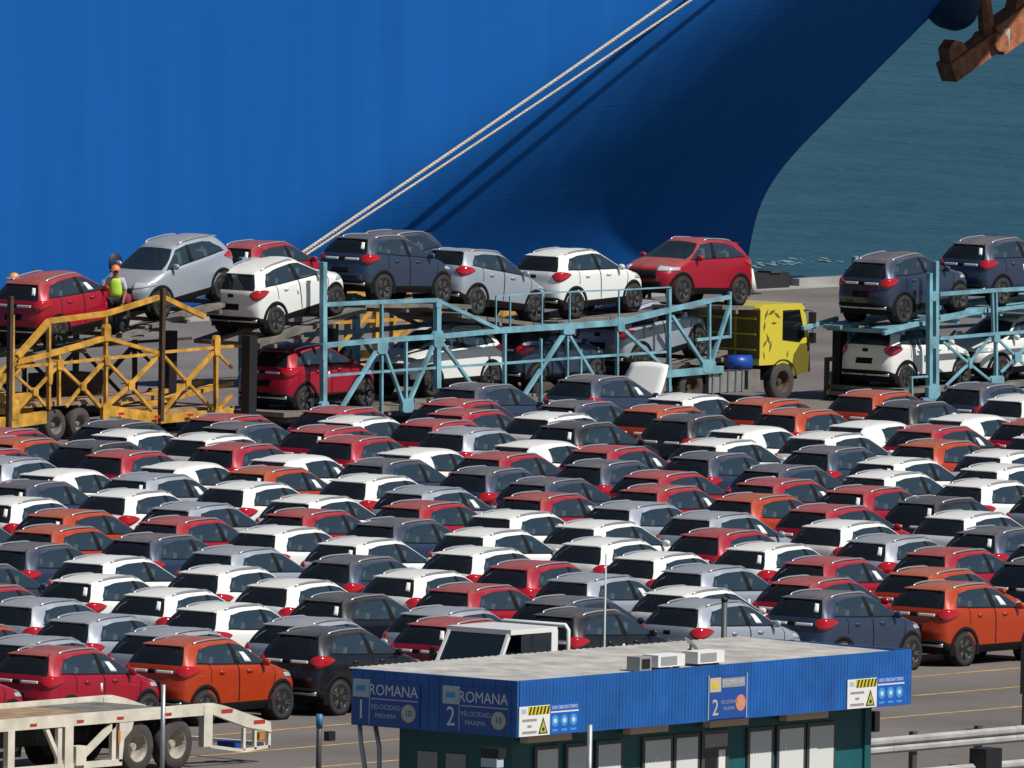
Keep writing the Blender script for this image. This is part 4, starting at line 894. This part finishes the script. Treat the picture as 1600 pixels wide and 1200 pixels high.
# plant on the roof: each its own thing
def ac(x, y, wd, lab):
    e = empty('air_conditioner', (x, y, Z1-.01)); tag(e, lab, 'air conditioner', 'roof air conditioners')
    MB().box((0, 0, .12), (.36, wd, .22)).build('casing', WHT, e); MB().box((.183, -.08, .12), (.006, wd*.6, .16)).build('fan_grille', GRY, e); MB().box((.1, wd*.3, -.01), (.1, .08, .06)).build('foot', BLK, e); MB().box((.1, -wd*.3, -.01), (.1, .08, .06)).build('foot', BLK, e)
ac(48.0, -56.75, .8, 'white roof air conditioner beside a small dark vent box'); ac(47.95, -55.5, .8, 'white roof air conditioner standing below the satellite dish')
e = empty('vent_box', (48.05, -57.55, Z1-.03)); tag(e, 'small dark open vent box on the gatehouse roof', 'vent'); MB().box((0, 0, .12), (.3, .35, .26)).build('box', GRY, e); MB().box((.155, 0, .12), (.01, .24, .18)).build('opening', BLK, e)
e = empty('satellite_dish', (47.5, -55.3, Z1-.01)); tag(e, 'white satellite dish tilted on the gatehouse roof', 'dish')
d = MB(); vs = [(0, 0, 0)]; fs = []
for i in range(1, 5):
    for k in range(18): r = .17*i/4; t = 2*math.pi*k/18; vs.append((r*math.cos(t), r*math.sin(t), .35*r*r*2))
for k in range(18): fs.append((0, 1+k, 1+(k+1) % 18))
for i in range(3):
    for k in range(18): fs.append((1+i*18+k, 1+(i+1)*18+k, 1+(i+1)*18+(k+1) % 18, 1+i*18+(k+1) % 18))
d.add(vs, fs, True); q = d.build('reflector', WHT, e); q.location = (0, 0, .30); q.rotation_euler = (math.radians(-40), math.radians(28), 0)
MB().cyl((0, 0, 0), (0, 0, .30), .02, .02, 8).build('stand', GALV, e); MB().tube([(0, -.5, 0), (0, -.25, .12), (0, 0, .24)], .015, 6).build('brace', GALV, e)
MB().box((0, 0, .0), (.3, .3, .03)).build('base', GALV, e)
e = empty('antenna_mast', (44.5, -54.0, 0)); tag(e, 'thin white antenna mast clamped to the back of the gatehouse', 'mast'); MB().cyl((0, 0, 0), (0, 0, 5.15), .022, .018, 8).build('pole', mat('mast_grey', (.42, .43, .43), .5), e); MB().box((.05, 0, 3.1), (.12, .1, .06)).build('clamp', GALV, e); MB().cyl((0, 0, 0), (0, 0, .06), .1, .1, 10).build('base', GALV, e)
e = empty('vent_pipe', (44.45, -50.3, 0)); tag(e, 'dark vent pipe rising behind the gatehouse roof', 'pipe'); MB().cyl((0, 0, 0), (0, 0, 4.1), .055, .055, 10).build('pipe', FRM, e); MB().cyl((0, 0, 4.1), (0, 0, 4.16), .07, .06, 10).build('cap', BLK, e)
# grey hoarding behind the gatehouse
hw = empty('hoarding', (44.3, -49.7, 0)); tag(hw, 'grey sheet metal hoarding behind the gatehouse roof', 'fence')
for k in range(3): MB().box((0, .03+k*1.14+.56, 1.55), (.05, 1.08, 3.1)).build('panel', mat('hoarding_grey', (.30, .30, .31), .6, var=.12, vscale=2), hw)
for k in range(4): MB().box((.0, .03+k*1.14, 1.56), (.1, .055, 3.12)).build('post', BLK, hw)

# ---------------------------------------------------------------- white transporter trailer in the foreground
CRM = mat('cream_steel', (.62, .57, .47), .6, var=.18, vscale=2.5, bump=.2, bscale=15)
wt = empty('transporter_trailer', (29.35, -52, 0)); tag(wt, 'cream low trailer with tail ramp and dusty twin wheels in front of the red car', 'trailer')
WO = Vector(wt.location)
def wb(name, mb, m_):
    mb.v = [(v[0]-WO.x, v[1]-WO.y, v[2]) for v in mb.v]; return mb.build(name, m_, wt)
for X, s in ((30.6, 1), (28.1, -1)):
    wb('side_beam', MB().beam((X, -62, 1.12), (X, -48.35, 1.12), .12, .22), CRM)
    wb('post', MB().box2((X-.05, -54.5, .3), (X+.065, -54.3, 1.01)), CRM)
    wb('post', MB().box2((X-.05, -52.8, .2), (X+.065, -52.55, 1.01)), CRM); wb('post', MB().box2((X-.04, -52.98, .3), (X+.04, -52.86, 1.01)), CRM)
    wb('brace', MB().beam((X, -53.32, 1.02), (X, -52.85, .3), .07, .09), CRM); wb('control_box', MB().box2((X-.1, -52.5, .25), (X+.1, -52.2, .62)), CRM)
    wb('brace', MB().beam((X, -52.2, .42), (X, -51.25, 1.0), .08, .12), CRM); wb('post', MB().box2((X-.04, -51.36, .25), (X+.04, -51.24, 1.01)), CRM)
    g = MB(); g.prism([(-51.15, .25), (-51.15, 1.01), (-50.72, 1.01), (-50.78, .85), (-51.0, .68), (-51.06, .25)], X-.03, X+.05); wb('wheel_guard', g, CRM)
    wb('lower_beam', MB().beam((X, -58, .24), (X, -51.06, .24), .1, .12), CRM)
    wb('tail_post', MB().box2((X-.06, -48.62, .40), (X+.075, -48.36, 1.2)), CRM)
    g = MB(); g.prism([(-48.36, 1.02), (-48.36, 1.24), (-47.95, 1.16), (-46.55, .78), (-46.52, .58), (-47.3, .72)], X-.05, X+.05); wb('ramp_rail', g, CRM)
    wb('ramp_rail', MB().beam((X, -48.5, .42), (X, -47.35, .26), .06, .06), CRM); wb('ramp_rail', MB().beam((X, -47.35, .26), (X, -46.53, .30), .06, .06), CRM)
    for y, zt in ((-47.32, .70), (-46.98, .64), (-46.55, .66)): wb('ramp_post', MB().beam((X, y, .27), (X, y, zt), .06, .07), CRM)
    for y in (-53.75, -52.35, -51.15, -49.7): wb('reflector', MB().box((X+s*.064, y, 1.09), (.008, .2, .055)), REDR)
    for y, z in ((-47.9, 1.06), (-46.9, .80)): wb('reflector', MB().box((X+s*.056, y, z), (.008, .34, .07)), REDR)
    for y in (-50.5, -49.32): trailer_wheel(wt, X-s*.16-WO.x, y-WO.y, .49, .3, mat('dirty_rim', (.34, .30, .25), .7, var=.3, vscale=6))
for k in range(26): wb('deck_plank', MB().box2((28.2, -61.9+k*.5, 1.08), (30.5, -61.9+k*.5+.485, 1.14)), WOOD if k < 22 else STEEL)
wb('ramp_end', MB().box2((28.15, -46.62, .3), (30.55, -46.5, .38)), CRM); wb('side_lamp', MB().box2((30.56, -51.2, .62), (30.66, -51.13, .84)), mat('amber_lens', (.5, .2, .03), .3)); wb('tail_lamp', MB().box2((30.5, -46.9, .45), (30.66, -46.75, .58)), mat('amber_lens', (.5, .2, .03), .3))
wb('axle', MB().cyl((28.3, -50.5, .49), (30.4, -50.5, .49), .07, .07, 10), BLK); wb('axle', MB().cyl((28.3, -49.32, .49), (30.4, -49.32, .49), .07, .07, 10), BLK)
wb('underframe', MB().box2((28.6, -61, .62), (30.1, -48.6, .98)), BLK)
wb('blue_rag', MB().box((30.2, -47.2, .36), (.4, .35, .12)), mat('blue_drum', (.01, .06, .33), .4))

# ---------------------------------------------------------------- white light truck between the front row and the gatehouse
lt = empty('light_truck', (28.1, -36.0, 0)); tag(lt, 'white light truck with a tubular rack behind its cab', 'truck')
LW = PAINT['W']
g = MB(); g.prism([(-1.55, .45), (-1.62, .95), (-1.25, 1.12), (-.85, 1.86), (-.70, 1.93), (.55, 1.93), (.62, 1.86), (.64, .45)], -.82, .82)
g2 = MB(); g2.v = g.v; g2.f = [f for f in g.f]; g2.sm = g.sm
roof = MB(); roof.box((0, -.1, 1.93), (1.62, 1.5, .10)); roof.build('roof', LW, lt)
lowc = MB(); lowc.prism([(-1.55, .45), (-1.62, .95), (-1.28, 1.13), (.64, 1.13), (.64, .45)], -.82, .82); lowc.build('cab_body', LW, lt)
for sx in (1, -1):
    MB().beam((sx*.78, -1.27, 1.12), (sx*.74, -.82, 1.90), .07, .07).build('front_pillar', LW, lt); MB().box((sx*.77, .56, 1.52), (.09, .2, .80)).build('rear_pillar', LW, lt); MB().box((sx*.78, -.12, 1.52), (.05, .06, .80)).build('door_pillar', BLK, lt)
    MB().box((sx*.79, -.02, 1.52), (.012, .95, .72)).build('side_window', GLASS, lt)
    for y in (-.85, 2.2): trailer_wheel(lt, sx*.7, y, .33, .2, GALV)
    MB().box((sx*.98, -1.05, 1.42), (.12, .1, .26)).build('mirror', BLK, lt)
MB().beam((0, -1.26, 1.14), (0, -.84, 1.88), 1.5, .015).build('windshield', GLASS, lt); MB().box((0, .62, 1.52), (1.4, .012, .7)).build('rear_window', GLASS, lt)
MB().box((0, .1, 1.1), (1.3, .5, .6)).build('seats', SEAT, lt)
RK = mat('white_tube', (.70, .71, .69), .4)
for pts in ([(-.85, .95, .9), (-.85, .95, 1.90), (-.78, .95, 1.99), (.78, .95, 1.99), (.85, .95, 1.90), (.85, .95, .9)], [(-.85, .95, 1.65), (.85, .95, 1.65)], [(-.85, .95, 1.35), (.85, .95, 1.35)]): MB().tube(pts, .045, 8).build('rack_bar', RK, lt)
for x in (-.4, 0, .4): MB().tube([(x, .95, 1.0), (x, .95, 1.98)], .02, 6).build('rack_bar', RK, lt)
bed = MB(); bed.box((0, 2.0, .78), (1.7, 2.5, .08)); bed.build('bed_floor', STEEL, lt)
for sx in (1, -1): MB().box((sx*.84, 2.0, .98), (.04, 2.5, .34)).build('bed_side', LW, lt)
MB().box((0, 3.24, .98), (1.7, .04, .34)).build('tailgate', LW, lt); MB().box((0, .9, .5), (.7, 4.2, .16)).build('chassis', BLK, lt)

# ---------------------------------------------------------------- posts, rail, barriers
def post(x, y, h, r, m_, lab, cap=None, extra=None):
    e = empty('steel_post', (x, y, 0)); tag(e, lab, 'post'); MB().cyl((0, 0, 0), (0, 0, h), r, r*.95, 10).build('pole', m_, e); MB().box((0, 0, .02), (.25, .25, .03)).build('foot_plate', m_, e)
    if cap: MB().cyl((0, 0, h-.25), (0, 0, h+.01), r*1.15, r*1.15, 10).build('sleeve', cap, e)
    if extra: MB().box(extra[0], extra[1]).build('sensor_box', BLK, e)
post(35.0, -55.2, 2.2, .045, GALV, 'galvanised post standing in front of the cream trailer wheels')
post(36.0, -51.75, 1.52, .055, FRM, 'dark bollard post with blue sleeve and sensor box by the gatehouse', mat('sleeve_blue', (.03, .16, .32), .5), ((.0, .32, 1.1), (.12, .2, .18)))
post(50.0, -61.5, 2.72, .05, GALV, 'weathered steel post in front of the gatehouse windows')
e = empty('steel_post', (36.0, -29.35, 0)); tag(e, 'dark signal post at the end of the guard rail', 'post'); MB().box((0, 0, .8), (.05, .05, 1.6)).build('pole', FRM, e); MB().box((0, .06, 1.2), (.12, .22, .85)).build('signal_head', FRM, e)
hp = empty('hose_loop', (43.9, -60.6, 0)); tag(hp, 'grey hose hanging in a loop below the gatehouse fascia', 'hose'); MB().tube([(.9, -1.0, 2.4), (.93, -1.0, 2.1), (1.0, -.95, 1.6), (1.1, -.85, 1.3), (1.22, -.8, 1.45), (1.2, -.8, 2.0), (1.1, -.8, 2.4)], .045, 8).build('hose', GALV, hp); MB().box((1.0, -.9, 2.42), (.3, .3, .03)).build('bracket', BLK, hp)
gr = empty('guard_rail', (40.7, -38, 0)); tag(gr, 'grey corrugated guard rail beside the yellow lined lane', 'barrier')
def wbeam(X, y0, y1, z, m_):
    g = MB(); pr = [(0, .16), (.07, .11), (.07, .05), (0, .0), (.07, -.05), (.07, -.11), (0, -.16)]; vs = [(X+x, y, z+zz) for y in (y0, y1) for x, zz in pr]+[(X+x-.02, y, z+zz) for y in (y0, y1) for x, zz in pr]
    fs = [(i, i+1, 8+i, 7+i) for i in range(6)]+[(14+i, 21+i, 22+i, 15+i) for i in range(6)]+[(0, 7, 21, 14), (6, 20, 27, 13)]; return g.add(vs, fs)
for a in range(4): wbeam(0, -10+a*4, -10+a*4+3.99, .62, GALV).build('rail_beam', mat('rail_white', (.36, .35, .335), .65, var=.25, vscale=1.5), gr)
for a in range(8): MB().box((-.08, -9.6+a*2.1, .42), (.1, .14, .84)).build('post', FRM, gr)
gr2 = empty('guard_rail', (45.0, -38, 0)); tag(gr2, 'lower grey guard rail with black end block at the yard corner', 'barrier')
for a in range(3): wbeam(0, -11+a*4, -11+a*4+3.99, .55, GALV).build('rail_beam', mat('rail_white', (.36, .35, .335), .65), gr2)
for a in range(5): MB().box((-.08, -10.5+a*2.4, .36), (.1, .14, .72)).build('post', FRM, gr2)
MB().box((.1, -4.9, .75), (.4, .5, .5)).build('end_block', BLK, gr2)
bk = empty('bollard', (42.0, -35.0, 0)); tag(bk, 'black round bollard with a white stripe beside the guard rail', 'bollard'); MB().cyl((0, 0, 0), (0, 0, 1.0), .09, .09, 12).build('shaft', BLK, bk); MB().cyl((0, 0, 1.0), (0, 0, 1.08), .09, .05, 12).build('cap', BLK, bk); MB().box((.1, .0, .5), (.012, .05, .7)).build('stripe', WHT, bk)

# ---------------------------------------------------------------- people
SKIN = mat('skin', (.30, .14, .085), .6); VEST = mat('hi_vis', (.45, .72, .06), .7); HELM = mat('helmet_orange', (.70, .20, .07), .4); SHIRT = mat('pale_sleeve', (.45, .47, .50), .8); TROU = mat('dark_trousers', (.02, .022, .03), .85); HELM2 = mat('helmet_yellow', (.75, .33, .06), .4)
def skin(name, pts, edges, rad, m_, parent, lev=2):
    me = bpy.data.meshes.new(name); me.from_pydata(pts, edges, []); me.materials.append(m_); o = obj(name, me, parent)
    sk = o.modifiers.new('skin', 'SKIN'); sk.use_smooth_shade = True
    if not me.skin_vertices: 
        bm = bmesh.new(); bm.from_mesh(me); bm.verts.layers.skin.verify(); bm.to_mesh(me); bm.free()
    for i, r in enumerate(rad): me.skin_vertices[0].data[i].radius = (r, r) if not isinstance(r, tuple) else r
    me.skin_vertices[0].data[0].use_root = True
    o.modifiers.new('sub', 'SUBSURF').levels = lev; o.modifiers['sub'].render_levels = lev; return o
def person(loc, rz, lab, helm, vest=True):
    e = empty('person', loc, (0, 0, rz)); tag(e, lab, 'person', 'dock workers')
    # facing +Y; hips slightly turned, right arm hanging, left hand at the hip holding a jacket
    P = [(0,0,.95),(0,0,1.15),(0,.01,1.36),(0,.01,1.47),(0,.03,1.57),(0,.05,1.64), (.09,0,.90),(.11,.04,.50),(.12,.0,.09),(.12,.12,.04), (-.09,0,.90),(-.11,-.02,.50),(-.13,-.06,.09),(-.13,.06,.04),
         (.17,0,1.40),(.26,-.02,1.14),(.24,.12,.93),(.235,.16,.85), (-.17,0,1.40),(-.25,.02,1.13),(-.21,.13,.90),(-.205,.16,.82)]
    E_ = [(0,1),(1,2),(2,3),(3,4),(4,5),(0,6),(6,7),(7,8),(8,9),(0,10),(10,11),(11,12),(12,13),(2,14),(14,15),(15,16),(16,17),(2,18),(18,19),(19,20),(20,21)]
    Rr = [(.15,.11),(.145,.105),(.16,.10),.055,.085,.085,.085,.062,.045,.04,.085,.062,.045,.04,.062,.046,.034,.036,.062,.046,.034,.036]
    skin('body', P, E_, Rr, SKIN, e)
    for hand in ((.235, .16, .85, 1), (-.205, .16, .82, -1)):
        x, y, z, s = hand; pts = [(x, y, z)]; ed = []; rr = [.03]
        for k, (dx, ln) in enumerate(((-.028, .075), (-.010, .085), (.010, .08), (.027, .065))):
            i = len(pts); pts += [(x+dx, y+.012, z-.045), (x+dx, y+.03, z-.045-ln*.55), (x+dx, y+.015, z-.045-ln)]; ed += [(0, i), (i, i+1), (i+1, i+2)]; rr += [.010, .009, .008]
        i = len(pts); pts += [(x-s*.035, y+.03, z-.01), (x-s*.04, y+.05, z-.05)]; ed += [(0, i), (i, i+1)]; rr += [.011, .009]
        skin('hand', pts, ed, rr, SKIN, e, 1)
    T = [(0,0,.99),(.095,0,.92),(.115,.04,.50),(.125,0,.12),(-.095,0,.92),(-.115,-.02,.50),(-.135,-.06,.12)]
    skin('trousers', T, [(0,1),(1,2),(2,3),(0,4),(4,5),(5,6)], [(.165,.125),.105,.082,.07,.105,.082,.07], TROU, e)
    S_ = [(0,0,1.05),(0,0,1.2),(0,.01,1.38),(.175,0,1.41),(.265,-.02,1.15),(-.175,0,1.41),(-.255,.02,1.14)]
    skin('shirt', S_, [(0,1),(1,2),(2,3),(3,4),(2,5),(5,6)], [(.16,.12),(.16,.12),(.17,.11),.08,.062,.08,.062], SHIRT, e)
    if vest: skin('vest', [(0,0,.96),(0,0,1.15),(0,.01,1.40),(0,.01,1.46)], [(0,1),(1,2),(2,3)], [(.20,.16),(.195,.155),(.20,.135),(.10,.09)], VEST, e)
    h = MB(); vs = []; fs = []; n_ = 16
    for i in range(6):
        t = math.pi/2*i/5
        for k in range(n_): a = 2*math.pi*k/n_; vs.append((.125*math.cos(t)*math.cos(a), .05+.145*math.cos(t)*math.sin(a), 1.655+.135*math.sin(t)))
    fs = [(i*n_+k, i*n_+(k+1) % n_, (i+1)*n_+(k+1) % n_, (i+1)*n_+k) for i in range(5) for k in range(n_)]
    h.add(vs, fs, True); h.box((0, .20, 1.66), (.19, .12, .018)); h.build('helmet', helm, e)
    h = MB(); h.cyl((0, .13, 1.585), (0, .165, 1.575), .018, .012, 8); h.build('nose', SKIN, e)
    for sx in (.035, -.035): MB().cyl((sx, .125, 1.615), (sx, .138, 1.615), .012, .012, 8).build('eye', BLK, e)
    for x, y in ((.12, .05), (-.13, -.01)): MB().box((x, y+.02, .05), (.10, .27, .10)).build('boot', BLK, e)
    return e
wk = person((-33.45, 26.9, 2.47), math.radians(212), 'worker in lime hi-vis vest and orange helmet standing on the yellow trailer', HELM)
jk = MB(); jk.tube([(-33.62, 27.25, 3.55), (-33.5, 27.35, 3.42), (-33.45, 27.36, 3.15)], [.08, .16, .10], 10); tag(jk.build('bundled_jacket', mat('maroon_cloth', (.22, .02, .05), .85)), 'maroon bundle held by the worker in the lime vest', 'bundle')
MB().box((-33.45, 26.9, 2.43), (.7, 1.6, .05)).build('catwalk', STEEL, ty)
person((-36.6, 26.85, 2.12), math.radians(150), 'worker with yellow-orange helmet half hidden behind the crimson car', HELM2, False)
MB().box((-36.5, 26.9, 2.08), (.8, 2.0, .05)).build('catwalk', STEEL, ty)
MB().cyl((-35.75, 26.6, 2.0), (-35.75, 26.6, 4.05), .05, .04, 8).build('stake', DKB, ty)

# ---------------------------------------------------------------- a little foam where wavelets break
random.seed(21); fm = MB()
for cx, cy, n_, sp in [(-101.2, 143.3, 26, 1.6), (-100.9, 141.8, 14, 1.0), (-101.5, 144.8, 10, 1.0)]:
    for k in range(n_):
        x = cx+random.gauss(0, sp*.35); y = cy+random.gauss(0, sp); r = random.uniform(.05, .28); a0 = random.uniform(0, 6)
        pts = [(x+(.62*c1-.79*s1), y+(.79*c1+.62*s1), -2.585+random.uniform(0, .02)) for c1, s1 in ((r*.4*math.cos(a0+t)*random.uniform(.6, 1.2), r*2.2*math.sin(a0+t)*random.uniform(.6, 1.2)) for t in (0, 1.05, 2.1, 3.15, 4.2, 5.25))]
        fm.add(pts, [(0, 1, 2, 3, 4, 5)])
tag(fm.build('sea_foam', mat('foam_white', (.16, .25, .28), .9)), 'thin white foam flecks on the water past the bow', 'foam', kind='stuff')
